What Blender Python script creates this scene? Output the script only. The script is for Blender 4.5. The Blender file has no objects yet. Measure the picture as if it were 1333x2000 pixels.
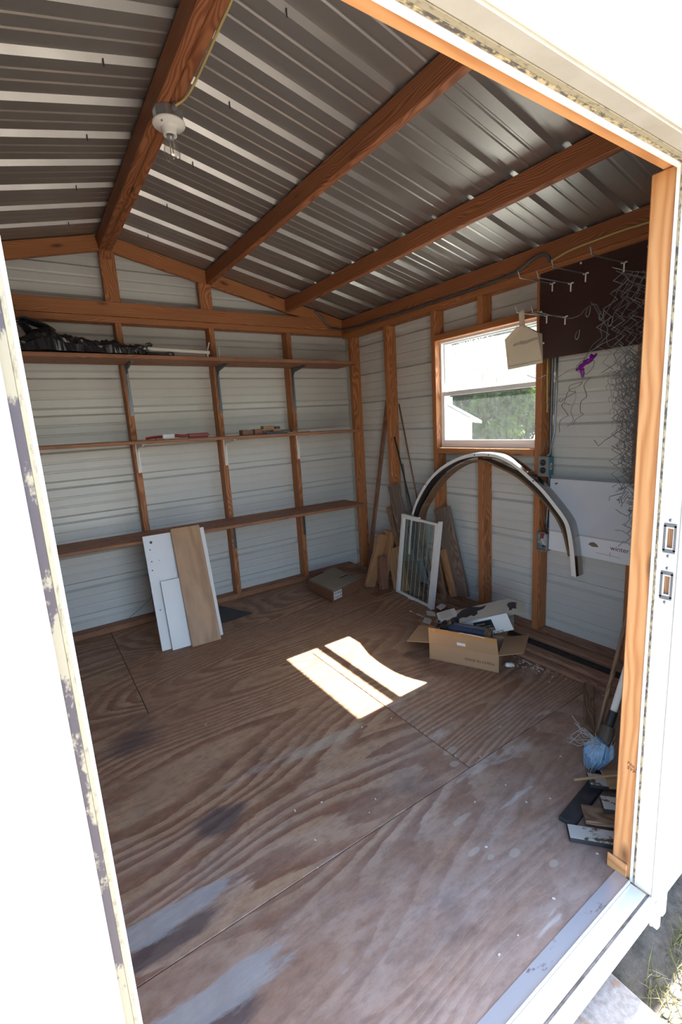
import bpy, bmesh, math, random
from mathutils import Matrix, Vector, noise
random.seed(7)
V = Vector
SC = bpy.context.scene
COL = SC.collection

# ------------------------------------------------------------------ camera
cam_d = bpy.data.cameras.new('camera')
cam = bpy.data.objects.new('camera', cam_d)
COL.objects.link(cam)
cam_d.sensor_fit = 'VERTICAL'
cam_d.sensor_height = 36.0
cam_d.lens = 916.5 / 2000 * 36.0
cam_d.clip_start = 0.02
_r = V((0.8275003, -0.5581851, -0.0606017))
_d = V((-0.1551160, -0.1235437, -0.9801408))
_f = V((0.5396131, 0.8204671, -0.1888159))
cam.matrix_world = Matrix(((_r.x, -_d.x, -_f.x, 0), (_r.y, -_d.y, -_f.y, 0), (_r.z, -_d.z, -_f.z, 1.32), (0, 0, 0, 1)))
SC.camera = cam

# ------------------------------------------------------------------ sky, sun, exposure
SUN_DIR = V((1.0, 0.024, 1.29)).normalized()
SUN_E, SKY_E, EXPO = 29.0, 0.66, 0.98
world = bpy.data.worlds.new('sky')
SC.world = world
world.use_nodes = True
wt = world.node_tree
wt.nodes.clear()
wo = wt.nodes.new('ShaderNodeOutputWorld')
wb = wt.nodes.new('ShaderNodeBackground')
ws = wt.nodes.new('ShaderNodeTexSky')
ws.sky_type = 'NISHITA'
ws.sun_disc = False
ws.sun_elevation = math.asin(SUN_DIR.z)
ws.sun_rotation = math.atan2(SUN_DIR.x, SUN_DIR.y)
ws.air_density, ws.dust_density, ws.ozone_density = 1.0, 1.6, 1.0
wb.inputs['Strength'].default_value = SKY_E
wt.links.new(ws.outputs[0], wb.inputs[0])
wt.links.new(wb.outputs[0], wo.inputs[0])
sun_d = bpy.data.lights.new('sun', 'SUN')
sun_d.energy = SUN_E
sun_d.angle = 0.0093
sun_d.color = (1.0, 0.965, 0.92)
sun = bpy.data.objects.new('sun', sun_d)
COL.objects.link(sun)
sun.location = SUN_DIR * 20
sun.rotation_euler = SUN_DIR.to_track_quat('Z', 'Y').to_euler()
vs = SC.view_settings
SC.display_settings.display_device = 'sRGB'
vs.view_transform, vs.look, vs.gamma, vs.use_curve_mapping = 'Standard', 'None', 1.0, False
vs.exposure = EXPO
SC.cycles.max_bounces = 10
SC.cycles.diffuse_bounces = 6
SC.cycles.transparent_max_bounces = 16
SC.cycles.sample_clamp_indirect = 6.0
SC.cycles.use_denoising = True

# ------------------------------------------------------------------ materials
class N:
    """small node-tree writer"""
    def __init__(s, name):
        s.m = bpy.data.materials.new(name)
        s.m.use_nodes = True
        s.t = s.m.node_tree
        s.t.nodes.clear()
        s.out = s.t.nodes.new('ShaderNodeOutputMaterial')
    def n(s, kind, **kw):
        nd = s.t.nodes.new('ShaderNode' + kind)
        for k, v in kw.items():
            if k == 'ins':
                for i, val in v.items():
                    if isinstance(val, bpy.types.NodeSocket):
                        s.t.links.new(val, nd.inputs[i])
                    else:
                        nd.inputs[i].default_value = val
            else:
                setattr(nd, k, v)
        return nd
    def math(s, op, a, b=0.0, c=0.0):
        return s.n('Math', operation=op, ins={0: a, 1: b, 2: c}).outputs[0]
    def mix(s, f, a, b, mode='MIX'):
        nd = s.n('Mix', data_type='RGBA', blend_type=mode)
        for i, v in ((0, f), (6, a), (7, b)):
            if isinstance(v, bpy.types.NodeSocket):
                s.t.links.new(v, nd.inputs[i])
            else:
                nd.inputs[i].default_value = v if i == 0 else (*v, 1)
        return nd.outputs[2]
    def ramp(s, f, *stops):
        nd = s.n('ValToRGB', ins={0: f})
        cr = nd.color_ramp
        while len(cr.elements) < len(stops):
            cr.elements.new(0.5)
        for e, (p, c) in zip(cr.elements, stops):
            e.position = p
            e.color = (*c, 1) if hasattr(c, '__len__') else (c, c, c, 1)
        return nd.outputs[0]
    def coords(s, scale=(1, 1, 1), rnd=True):
        o = s.n('TexCoord').outputs['Object']
        if rnd:
            r = s.math('MULTIPLY', s.n('ObjectInfo').outputs['Object Index'], 0.00731)
            k = s.n('CombineXYZ', ins={0: s.math('MULTIPLY', r, 31.0), 1: s.math('MULTIPLY', r, 17.0), 2: s.math('MULTIPLY', r, 53.0)}).outputs[0]
            o = s.n('VectorMath', operation='ADD', ins={0: o, 1: k}).outputs[0]
        return s.n('VectorMath', operation='MULTIPLY', ins={0: o, 1: scale}).outputs[0]
    def noise(s, vec, scale, detail=3.0, rough=0.5, dist=0.0):
        return s.n('TexNoise', ins={'Vector': vec, 'Scale': scale, 'Detail': detail, 'Roughness': rough, 'Distortion': dist}).outputs[0]
    def bsdf(s, **kw):
        p = s.n('BsdfPrincipled')
        for k, v in kw.items():
            k = {'base': 'Base Color', 'rough': 'Roughness', 'metal': 'Metallic', 'normal': 'Normal', 'trans': 'Transmission Weight', 'ior': 'IOR', 'spec': 'Specular IOR Level', 'coat': 'Coat Weight', 'sheen': 'Sheen Weight'}.get(k, k)
            if isinstance(v, bpy.types.NodeSocket):
                s.t.links.new(v, p.inputs[k])
            else:
                p.inputs[k].default_value = (*v, 1) if hasattr(v, '__len__') and len(v) == 3 else v
        s.t.links.new(p.outputs[0], s.out.inputs[0])
        return p
    def bump(s, h, strength=0.3, dist=0.002):
        return s.n('Bump', ins={'Height': h, 'Strength': strength, 'Distance': dist}).outputs[0]

def plain(name, c, rough=0.5, metal=0.0, var=0.12, scale=9.0, **kw):
    k = N(name)
    f = k.noise(k.coords(), scale, 4.0)
    c2 = tuple(x * (1 - 2 * var) for x in c)
    col = k.mix(f, tuple(min(1, x * (1 + var)) for x in c), c2)
    k.bsdf(base=col, rough=k.math('ADD', k.math('MULTIPLY', f, 0.2), rough - 0.1), metal=metal, **kw)
    return k.m

def wood(name, dark, mid, light, rings=5.0, knots=True, rough=0.62, dirt=0.0, gs=1.0):
    k = N(name)
    # long grain runs along local X of every board
    fine = k.noise(k.coords((2.0, 60, 60)), 2.2 * gs, 4.0, 0.6)
    wob = k.noise(k.coords((1.3, 5, 5)), 1.6 * gs, 2.0)
    warp = k.n('VectorMath', operation='ADD', ins={0: k.coords((0.25, 9, 9)), 1: k.n('CombineXYZ', ins={0: 0.0, 1: k.math('MULTIPLY', wob, 1.1), 2: k.math('MULTIPLY', wob, 0.7)}).outputs[0]}).outputs[0]
    w = k.n('TexWave', wave_type='RINGS', rings_direction='X', ins={'Vector': warp, 'Scale': rings * gs, 'Distortion': 1.5, 'Detail': 2.0, 'Detail Scale': 1.2}).outputs['Fac']
    g = k.math('ADD', k.math('MULTIPLY', w, 0.55), k.math('MULTIPLY', fine, 0.5))
    col = k.ramp(g, (0.12, dark), (0.5, mid), (0.9, light))
    big = k.noise(k.coords((1.5, 6, 6)), 1.2, 3.0)
    col = k.mix(k.ramp(big, (0.35, 0.0), (0.8, 0.55)), col, tuple(x * 0.62 for x in mid))
    if knots:
        vo = k.n('TexVoronoi', ins={'Vector': k.coords((3.2, 10, 10)), 'Scale': 0.85})
        kn = k.math('MULTIPLY', k.ramp(vo.outputs['Distance'], (0.04, 1.0), (0.13, 0.0)), 0.85)
        col = k.mix(kn, col, tuple(x * 0.25 for x in dark))
    if dirt:
        d = k.ramp(k.noise(k.coords((6, 9, 9)), 1.5, 5.0, 0.65), (0.42, 0.0), (0.7, 1.0))
        col = k.mix(k.math('MULTIPLY', d, dirt), col, (0.06, 0.045, 0.035))
    k.bsdf(base=col, rough=rough, normal=k.bump(g, 0.25, 0.0015))
    return k.m

M = {}
M['pine'] = wood('framing_pine', (0.21, 0.066, 0.02), (0.40, 0.145, 0.05), (0.52, 0.235, 0.095))
M['pine_dark'] = wood('rafter_pine', (0.15, 0.045, 0.017), (0.30, 0.10, 0.037), (0.42, 0.17, 0.068))
M['pine_fresh'] = wood('door_post_pine', (0.44, 0.17, 0.055), (0.60, 0.28, 0.105), (0.66, 0.35, 0.145), rings=1.6)
M['shelf'] = wood('shelf_board_wood', (0.17, 0.062, 0.03), (0.33, 0.14, 0.07), (0.43, 0.21, 0.11), dirt=0.35)
M['oldwood'] = wood('weathered_board', (0.10, 0.055, 0.03), (0.20, 0.115, 0.065), (0.30, 0.19, 0.115), dirt=0.3)
M['greywood'] = wood('grey_weathered_board', (0.09, 0.065, 0.05), (0.18, 0.13, 0.098), (0.25, 0.19, 0.15), knots=False, dirt=0.2)
M['scrap'] = wood('scrap_pine', (0.24, 0.11, 0.045), (0.38, 0.19, 0.085), (0.46, 0.26, 0.13), knots=False)
M['plyscrap'] = wood('plywood_scrap', (0.30, 0.17, 0.08), (0.40, 0.24, 0.12), (0.46, 0.30, 0.16), rings=2.0, knots=False)
M['redwood'] = wood('reddish_board', (0.12, 0.05, 0.03), (0.25, 0.105, 0.06), (0.38, 0.19, 0.115), knots=False, dirt=0.4)
M['palewood'] = wood('worn_floor_board', (0.17, 0.08, 0.045), (0.33, 0.17, 0.10), (0.46, 0.27, 0.18), knots=False, dirt=0.3)
M['tarwood'] = plain('tarred_board', (0.028, 0.027, 0.028), 0.7, var=0.35, scale=25)
M['laminate_brown'] = wood('wood_look_laminate', (0.30, 0.16, 0.07), (0.40, 0.225, 0.105), (0.47, 0.28, 0.14), rings=0.9, knots=False, rough=0.5, dirt=.12)

def sheet_mat(name, c, dirt, metal=0.0, rough=0.38, spec=0.5):
    k = N(name)
    v = k.coords((1.2, 1.2, 1.2), rnd=False)
    a = k.ramp(k.noise(v, 2.2, 5.0, 0.6), (0.3, 0.0), (0.75, 1.0))
    b = k.ramp(k.noise(k.coords((9, 9, 2), False), 3.0, 6.0, 0.7), (0.5, 0.0), (0.8, 1.0))
    col = k.mix(k.math('MULTIPLY', a, 0.6), c, dirt)
    col = k.mix(k.math('MULTIPLY', b, 0.10), col, tuple(x * 0.7 for x in dirt))
    k.bsdf(base=col, rough=k.math('ADD', k.math('MULTIPLY', a, 0.15), rough), metal=metal, spec=spec)
    return k.m
M['wallmetal'] = sheet_mat('painted_wall_sheet', (0.60, 0.61, 0.585), (0.53, 0.53, 0.49), rough=0.27)
M['roofmetal'] = sheet_mat('galvalume_roof_sheet', (0.43, 0.415, 0.395), (0.36, 0.345, 0.325), metal=0.8, rough=0.34)
M['white_ext'] = sheet_mat('white_exterior_metal', (0.76, 0.75, 0.72), (0.66, 0.64, 0.58), rough=0.35)

def floor_mat():
    k = N('floor_plywood')
    o = k.coords((1, 1, 1))
    # rotary-cut veneer: contour lines of a field stretched along X
    warp = k.noise(k.coords((1.1, 5.0, 1)), 2.4, 4.0, 0.6)
    f1 = k.noise(k.coords((0.50, 1.75, 1)), 1.05, 1.2, 0.35, 0.35)
    jag = k.noise(k.coords((2.6, 46, 1)), 2.0, 3.0, 0.6)
    fld = k.math('ADD', f1, k.math('ADD', k.math('MULTIPLY', warp, 0.035), k.math('MULTIPLY', jag, 0.010)))
    fr = k.math('FRACT', k.math('MULTIPLY', fld, 30.0))
    band = k.ramp(fr, (0.0, 0.0), (0.30, 0.22), (0.52, 0.95), (0.86, 1.0), (0.93, 0.05))
    fine = k.noise(k.coords((3, 120, 1)), 2.0, 4.0, 0.6)
    fine2 = k.noise(k.coords((14, 60, 1)), 3.0, 4.0, 0.7)
    contrast = k.ramp(k.noise(k.coords((0.8, 1.8, 1)), 1.5, 3.0), (0.36, 0.25), (0.60, 1.0))
    wy = k.n('SeparateXYZ', ins={0: k.n('NewGeometry').outputs['Position']}).outputs[1]
    contrast = k.math('MULTIPLY', contrast, k.ramp(wy, (0.95, 0.45), (1.15, 1.0)))
    col = k.mix(0.5, (0.27, 0.128, 0.072), (0.40, 0.24, 0.145))
    col = k.mix(contrast, col, k.mix(band, (0.235, 0.102, 0.056), (0.46, 0.29, 0.175)))
    col = k.mix(k.math('MULTIPLY', fine, 0.30), col, (0.13, 0.062, 0.036))
    big = k.ramp(k.noise(k.coords((0.6, 1.1, 1)), 1.1, 2.0), (0.4, 0.0), (0.65, 1.0))
    col = k.mix(k.math('MULTIPLY', big, 0.35), col, (0.30, 0.155, 0.085))
    # weathered grey wear, strongest by the doorway
    y = k.n('SeparateXYZ', ins={0: k.n('NewGeometry').outputs['Position']})
    wear = k.math('SUBTRACT', 1.75, y.outputs[1])
    wn = k.noise(k.coords((1.2, 4, 1)), 1.6, 6.0, 0.68)
    wear = k.math('ADD', k.math('MULTIPLY', wear, 0.55), k.math('MULTIPLY', k.math('SUBTRACT', wn, 0.5), 1.9))
    wear = k.ramp(wear, (0.10, 0.0), (0.85, 1.0))
    grey = k.mix(k.math('ADD', k.math('MULTIPLY', contrast, k.math('SUBTRACT', band, 0.5)), 0.5), (0.29, 0.21, 0.175), (0.47, 0.40, 0.355))
    col = k.mix(k.math('MULTIPLY', wear, 0.72), col, grey)
    # dark damp stains and pale bare patches
    st = k.ramp(k.noise(k.coords((2.2, 2.8, 1)), 1.25, 4.0, 0.6), (0.61, 0.0), (0.80, 1.0))
    col = k.mix(k.math('MULTIPLY', st, 0.75), col, (0.06, 0.048, 0.055))
    bare = k.ramp(k.noise(k.coords((1.1, 5, 1)), 1.9, 3.0, 0.5), (0.655, 0.0), (0.672, 1.0))
    col = k.mix(k.math('MULTIPLY', bare, k.math('ADD', 0.12, k.math('MULTIPLY', wear, 0.75))), col, (0.50, 0.46, 0.42))
    mot = k.noise(k.coords((1, 2.2, 1)), 16.0, 8.0, 0.75)
    col = k.mix(k.ramp(mot, (0.36, 0.42), (0.52, 0.0)), col, (0.12, 0.075, 0.055))
    col = k.mix(k.ramp(mot, (0.52, 0.0), (0.70, 0.38)), col, (0.42, 0.33, 0.26))
    pos = k.n('NewGeometry').outputs['Position']
    edge = k.noise(k.coords((2.2, 9, 1)), 2.4, 5.0, 0.65)
    def patch(cx, cy, rx, ry, hard=5.0, wob=1.3):
        d = k.n('VectorMath', operation='SUBTRACT', ins={0: pos, 1: (cx, cy, 0)}).outputs[0]
        d = k.n('VectorMath', operation='MULTIPLY', ins={0: d, 1: (1 / rx, 1 / ry, 0)}).outputs[0]
        l = k.n('VectorMath', operation='LENGTH', ins={0: d}).outputs['Value']
        f = k.math('ADD', k.math('SUBTRACT', 1.0, l), k.math('MULTIPLY', k.math('SUBTRACT', edge, 0.5), wob))
        return k.n('Clamp', ins={0: k.math('MULTIPLY', f, hard)}).outputs[0]
    for a_ in ((.36, 1.43, .11, .07, 2.5), (.19, 2.07, .16, .12, 1.2), (.12, 1.13, .16, .04, 3.0), (.10, .88, .18, .04, 3.0)):
        col = k.mix(k.math('MULTIPLY', patch(*a_), 0.75), col, (0.055, 0.046, 0.055))
    for a_ in ((.13, 1.20, .19, .045, 4.0, 2.0), (.16, .935, .23, .05, 4.0, 2.0)):
        col = k.mix(k.math('MULTIPLY', patch(*a_), 0.75), col, k.mix(k.math('MULTIPLY', fine, fine2), (0.30, 0.30, 0.30), (0.55, 0.54, 0.52)))
    for a_ in ((.86, 1.53, .20, .035, 3.0, 2.4), (1.235, 1.18, .035, .018, 6.0, 2.2), (1.19, 1.12, .022, .014, 6.0, 2.2), (.955, .825, .026, .010, 6.0, 1.6), (.980, .783, .014, .009, 6.0, 1.6), (1.05, .75, .024, .014, 6.0, 2.2), (1.11, .66, .018, .012, 6.0, 2.2), (1.02, .93, .04, .010, 4.0, 2.4)):
        col = k.mix(k.math('MULTIPLY', patch(*a_), 0.55), col, (0.46, 0.40, 0.32))
    sp = k.ramp(k.noise(o, 260.0, 2.0), (0.735, 0.0), (0.76, 1.0))
    col = k.mix(k.math('MULTIPLY', sp, 0.5), col, (0.55, 0.52, 0.47))
    bl = k.noise(o, 7.0, 5.0, 0.7)
    col = k.mix(k.math('MULTIPLY', k.ramp(bl, (0.42, 0.0), (0.78, 1.0)), 0.35), col, (0.15, 0.095, 0.065))
    h = k.math('ADD', k.math('MULTIPLY', band, 0.6), k.math('ADD', k.math('MULTIPLY', fine, 0.5), k.math('MULTIPLY', fine2, 0.3)))
    k.bsdf(base=col, rough=k.math('ADD', 0.44, k.math('MULTIPLY', fine2, 0.25)), spec=0.4, normal=k.bump(h, 0.3, 0.0012))
    return k.m
M['floor'] = floor_mat()

def spotted(name, base, spot, scale, lo, hi, rough=0.6, stretch=(1, 1, 1), metal=0.0):
    k = N(name)
    f = k.ramp(k.noise(k.coords(stretch), scale, 6.0, 0.7), (lo, 0.0), (hi, 1.0))
    k.bsdf(base=k.mix(f, base, spot), rough=rough, metal=metal)
    return k.m
M['trimdirt'] = spotted('weatherstrip_residue', (0.70, 0.60, 0.36), (0.075, 0.065, 0.075), 2.2, 0.50, 0.56, stretch=(7, 16, 16))
M['trimstain'] = spotted('stained_trim', (0.80, 0.79, 0.76), (0.55, 0.50, 0.42), 5.0, 0.5, 0.95, 0.4)
M['grime'] = spotted('sill_grime', (0.30, 0.28, 0.26), (0.10, 0.09, 0.08), 3.0, 0.42, 0.6, stretch=(5, 9, 9))
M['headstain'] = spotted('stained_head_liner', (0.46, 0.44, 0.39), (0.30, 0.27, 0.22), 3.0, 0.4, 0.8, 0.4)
M['trimspeck'] = spotted('speckled_residue', (0.44, 0.36, 0.20), (0.07, 0.06, 0.055), 9.0, 0.44, 0.56, stretch=(6, 12, 12))
M['trimblock'] = spotted('residue_patches', (0.30, 0.265, 0.185), (0.065, 0.052, 0.06), 1.6, 0.47, 0.51, stretch=(5.2, 9, 9))
M['trimpale'] = spotted('pale_residue', (0.32, 0.285, 0.195), (0.13, 0.105, 0.075), 9.0, 0.52, 0.70, stretch=(6, 14, 14))
M['peel'] = spotted('peeling_white_paint', (0.50, 0.47, 0.41), (0.10, 0.055, 0.03), 2.6, 0.54, 0.57, stretch=(6, 9, 9))
M['alu'] = plain('dull_aluminium', (0.56, 0.58, 0.62), 0.32, 0.75, 0.1, 14)
M['alu_stained'] = spotted('stained_aluminium', (0.58, 0.60, 0.64), (0.22, 0.15, 0.15), 2.2, 0.56, 0.62, 0.32, (2.5, 6, 6), 0.6)
M['steel'] = plain('grey_steel', (0.17, 0.19, 0.21), 0.42, 0.8, 0.15, 20)
M['zinc'] = plain('zinc_steel', (0.42, 0.44, 0.45), 0.36, 0.8, 0.12, 20)
M['chrome'] = plain('dull_chrome', (0.40, 0.39, 0.38), 0.22, 1.0, 0.2, 8)
M['wire'] = plain('galvanised_wire', (0.23, 0.25, 0.27), 0.45, 0.5, 0.2, 30)
M['wire_rust'] = plain('rusty_wire', (0.16, 0.13, 0.11), 0.6, 0.4, 0.3, 30)
M['white'] = plain('white_plastic', (0.78, 0.77, 0.74), 0.35, 0, 0.04)
M['whiteboard'] = plain('white_melamine', (0.66, 0.65, 0.63), 0.35, 0, 0.03, 3)
M['vinyl'] = plain('white_vinyl', (0.82, 0.82, 0.82), 0.4, 0, 0.03)
M['porcelain'] = plain('white_porcelain', (0.78, 0.76, 0.70), 0.15, 0, 0.03)
M['cream'] = plain('cream_plastic', (0.66, 0.58, 0.45), 0.42, 0, 0.12, 5)
M['dust'] = plain('grey_dust', (0.40, 0.34, 0.26), 0.9, 0, 0.25, 40)
M['black'] = plain('black_plastic', (0.018, 0.018, 0.021), 0.45, 0, 0.2)
M['bag'] = plain('black_bin_bag', (0.013, 0.013, 0.017), 0.30, 0, 0.2, 15, spec=.5)
M['darkgrey'] = plain('dark_grey_sheet', (0.035, 0.036, 0.042), 0.55, 0, 0.2)
M['card'] = plain('brown_cardboard', (0.42, 0.255, 0.135), 0.75, 0, 0.08, 4)
M['card_dark'] = plain('old_brown_cardboard', (0.20, 0.085, 0.045), 0.8, 0, 0.2, 5)
M['card_grey'] = plain('grey_brown_card', (0.30, 0.25, 0.18), 0.8, 0, 0.15, 6)
M['tape'] = plain('brown_tape', (0.50, 0.25, 0.09), 0.25, 0, 0.06, 6)
M['paper'] = plain('aged_white_paper', (0.62, 0.60, 0.55), 0.6, 0, 0.06, 6)
M['paperwhite'] = plain('white_carton', (0.74, 0.75, 0.74), 0.5, 0, 0.04)
M['beige'] = plain('beige_carton', (0.50, 0.46, 0.38), 0.6, 0, 0.1, 6)
M['ink'] = plain('dark_ink', (0.02, 0.02, 0.022), 0.6, 0, 0.1)
M['inkbrown'] = plain('brown_ink', (0.14, 0.06, 0.035), 0.7, 0, 0.1)
M['inkred'] = plain('dark_red_ink', (0.13, 0.03, 0.04), 0.6, 0, 0.1)
M['red'] = plain('red_plastic', (0.30, 0.022, 0.022), 0.4, 0, 0.15)
M['redwash'] = plain('faded_red_plastic', (0.27, 0.075, 0.07), 0.5, 0, 0.15)
M['teal'] = plain('blue_enamel', (0.02, 0.16, 0.22), 0.35, 0, 0.1)
M['purple'] = plain('purple_ribbon', (0.22, 0.012, 0.30), 0.25, 0, 0.25, 40)
M['yellow'] = plain('yellow_cable', (0.52, 0.40, 0.16), 0.45, 0, 0.1)
M['rubber'] = plain('black_rubber', (0.03, 0.03, 0.03), 0.6, 0, 0.2)
M['blue'] = plain('blue_bristle', (0.33, 0.55, 0.80), 0.5, 0, 0.3, 60)
M['bluegrey'] = plain('dusty_bristle', (0.42, 0.42, 0.40), 0.7, 0, 0.3, 60)
M['brass'] = plain('filament_wire', (0.6, 0.4, 0.16), 0.3, 0.9, 0.05)
M['bluefoil'] = plain('dark_blue_plastic', (0.03, 0.04, 0.075), 0.35, 0, 0.2)
M['orangebox'] = plain('orange_brown_block', (0.42, 0.20, 0.07), 0.6, 0, 0.2)

def pegboard():
    k = N('brown_pegboard')
    s = k.n('SeparateXYZ', ins={0: k.n('TexCoord').outputs['Object']})
    def cell(a):
        return k.math('SUBTRACT', k.math('FRACT', k.math('MULTIPLY', a, 39.37)), 0.5)
    a, b = cell(s.outputs[0]), cell(s.outputs[2])
    r = k.math('SQRT', k.math('ADD', k.math('MULTIPLY', a, a), k.math('MULTIPLY', b, b)))
    hole = k.math('LESS_THAN', r, 0.11)
    col = k.mix(k.noise(k.coords(), 12.0, 5.0), (0.046, 0.016, 0.013), (0.03, 0.010, 0.009))
    k.bsdf(base=k.mix(hole, col, (0.009, 0.005, 0.005)), rough=0.55)
    return k.m
M['peg'] = pegboard()

def glass(name, haze, tint=(0.93, 0.97, 0.95), stretch=(1, 1, 1)):
    k = N(name)
    tr = k.n('BsdfTransparent', ins={0: (*tint, 1)})
    gl = k.n('BsdfGlossy', ins={0: (1, 1, 1, 1), 1: 0.02})
    tl = k.n('BsdfTranslucent', ins={0: (0.85, 0.87, 0.86, 1)})
    df = k.n('BsdfDiffuse', ins={0: (0.6, 0.6, 0.58, 1)})
    dirt = k.n('MixShader', ins={0: 0.35, 1: tl.outputs[0], 2: df.outputs[0]})
    g1 = k.n('MixShader', ins={0: 0.05, 1: tr.outputs[0], 2: gl.outputs[0]})
    f = k.noise(k.coords(stretch), 3.0, 6.0, 0.7)
    f = k.math('MULTIPLY', k.ramp(f, (0.25, 0.45), (0.75, 1.3)), haze)
    s = k.n('MixShader', ins={0: f, 1: g1.outputs[0], 2: dirt.outputs[0]})
    k.t.links.new(s.outputs[0], k.out.inputs[0])
    return k.m
M['glass_up'] = glass('dusty_screened_glass', 0.085, stretch=(1, 14, 3))
M['glass_low'] = glass('dusty_glass', 0.016, stretch=(1, 14, 3))
M['glass_clear'] = glass('clear_glass_shelf', 0.02, (0.90, 0.95, 0.93))
def bulb_glass():
    k = N('bulb_glass')
    f = k.n('LayerWeight', ins={0: 0.45}).outputs['Facing']
    f = k.math('ADD', k.math('MULTIPLY', k.math('POWER', f, 2.5), 0.75), 0.15)
    s = k.n('MixShader', ins={0: f, 1: k.n('BsdfTransparent', ins={0: (0.94, 0.94, 0.93, 1)}).outputs[0], 2: k.n('BsdfGlossy', ins={0: (0.95, 0.95, 0.95, 1), 1: 0.03}).outputs[0]})
    k.t.links.new(s.outputs[0], k.out.inputs[0])
    return k.m
M['glass_bulb'] = bulb_glass()

def poster_mat():
    k = N('winter_poster_print')
    s = k.n('SeparateXYZ', ins={0: k.n('TexCoord').outputs['Object']})
    y, z = s.outputs[0], s.outputs[2]
    n1 = k.noise(k.coords((1, 1, 1), False), 7.0, 4.0, 0.5)
    col = k.mix(n1, (0.60, 0.63, 0.68), (0.48, 0.52, 0.58))
    hill = k.math('ADD', k.math('MULTIPLY', y, 0.10), -0.085)
    snow = k.ramp(k.math('SUBTRACT', hill, z), (0.0, 0.0), (0.012, 1.0))
    col = k.mix(snow, col, (0.70, 0.73, 0.76))
    line = k.math('LESS_THAN', k.math('ABSOLUTE', k.math('SUBTRACT', z, k.math('SUBTRACT', hill, 0.004))), 0.004)
    col = k.mix(k.math('MULTIPLY', line, 0.55), col, (0.25, 0.24, 0.27))
    k.bsdf(base=col, rough=0.35)
    return k.m
M['poster'] = poster_mat()
def earth():
    k = N('dry_soil_ground')
    c = k.ramp(k.noise(k.coords(rnd=False), 16.0, 8.0, 0.75), (0.32, (0.06, 0.050, 0.040)), (0.50, (0.19, 0.165, 0.135)), (0.74, (0.36, 0.31, 0.25)))
    g = k.ramp(k.noise(k.coords(rnd=False), 1.1, 4.0), (0.45, 0.0), (0.65, 1.0))
    k.bsdf(base=k.mix(k.math('MULTIPLY', g, 0.5), c, (0.12, 0.13, 0.07)), rough=0.95, normal=k.bump(k.noise(k.coords(rnd=False), 40.0, 8.0, 0.75), 0.9, 0.02))
    return k.m
M['earth'] = earth()
def concrete():
    k = N('stained_concrete')
    c = k.ramp(k.noise(k.coords(rnd=False), 60.0, 6.0, 0.7), (0.3, (0.24, 0.21, 0.18)), (0.7, (0.46, 0.42, 0.37)))
    r = k.ramp(k.noise(k.coords(rnd=False), 20.0, 4.0, 0.6), (0.56, 0.0), (0.68, 1.0))
    k.bsdf(base=k.mix(k.math('MULTIPLY', r, 0.7), c, (0.30, 0.14, 0.05)), rough=0.9)
    return k.m
M['concrete'] = concrete()
def leaf(name, a, b):
    k = N(name)
    col = k.mix(k.noise(k.coords(rnd=False), 4.0, 3.0), a, b)
    d = k.n('BsdfDiffuse'); k.t.links.new(col, d.inputs[0])
    t = k.n('BsdfTranslucent'); k.t.links.new(col, t.inputs[0])
    s = k.n('MixShader', ins={0: 0.4, 1: d.outputs[0], 2: t.outputs[0]})
    k.t.links.new(s.outputs[0], k.out.inputs[0])
    return k.m
M['leaf'] = leaf('green_leaves', (0.035, 0.065, 0.018), (0.085, 0.12, 0.02))
M['leaf2'] = leaf('dark_green_leaves', (0.018, 0.036, 0.016), (0.04, 0.062, 0.024))
M['blade'] = leaf('grass_blades', (0.18, 0.22, 0.06), (0.42, 0.36, 0.17))
M['bark'] = plain('bark', (0.10, 0.075, 0.05), 0.9, 0, 0.3)

# ------------------------------------------------------------------ builders
I4 = Matrix.Identity(4)
W = {}                                   # world matrix of every object built
def T(*p):
    return Matrix.Translation(V(p) if len(p) == 3 else V(p[0]))
def link(o, parent=None, mat=I4):
    COL.objects.link(o)
    W[o] = mat.copy()
    o.pass_index = random.Random(len(W) * 7919).randint(1, 997)
    if parent is not None:
        o.parent = parent
        o.matrix_parent_inverse = W[parent].inverted()
    o.matrix_basis = mat
    return o
def ob(name, bm, mat, parent=None, at=None, M4=None, smooth=False, mats=None):
    """one mesh object from a bmesh; world-space verts are moved so the origin sits at `at`"""
    me = bpy.data.meshes.new(name)
    if at is not None:
        bmesh.ops.translate(bm, verts=bm.verts, vec=-V(at))
        M4 = T(at)
    if smooth:
        for f in bm.faces: f.smooth = True
    bm.to_mesh(me); bm.free()
    for m in (mats or [mat]):
        me.materials.append(m)
    return link(bpy.data.objects.new(name, me), parent, M4 or I4)
def tag(o, label, cat, group=None):
    o['label'] = label; o['category'] = cat
    if group: o['group'] = group
    return o
def thing(name, at, label, cat, group=None):
    return tag(link(bpy.data.objects.new(name, None), None, T(at)), label, cat, group)
def struct(name, at=(0, 0, 0)):
    o = link(bpy.data.objects.new(name, None), None, T(at))
    o['kind'] = 'structure'
    return o
def boxbm(sx, sy, sz, bev=0.0):
    bm = bmesh.new()
    bmesh.ops.create_cube(bm, size=1.0)
    bmesh.ops.scale(bm, vec=(sx, sy, sz), verts=bm.verts)
    if bev:
        bmesh.ops.bevel(bm, geom=bm.edges[:], offset=bev, segments=1, affect='EDGES')
    return bm
def frame(p0, p1, up=(0, 0, 1)):
    x = (V(p1) - V(p0)).normalized()
    z = V(up) - x * V(up).dot(x)
    if z.length < 1e-5:
        z = V((1, 0, 0)) - x * x.x
    z.normalize()
    y = z.cross(x)
    c = (V(p0) + V(p1)) / 2
    return Matrix(((x.x, y.x, z.x, c.x), (x.y, y.y, z.y, c.y), (x.z, y.z, z.z, c.z), (0, 0, 0, 1)))
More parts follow.
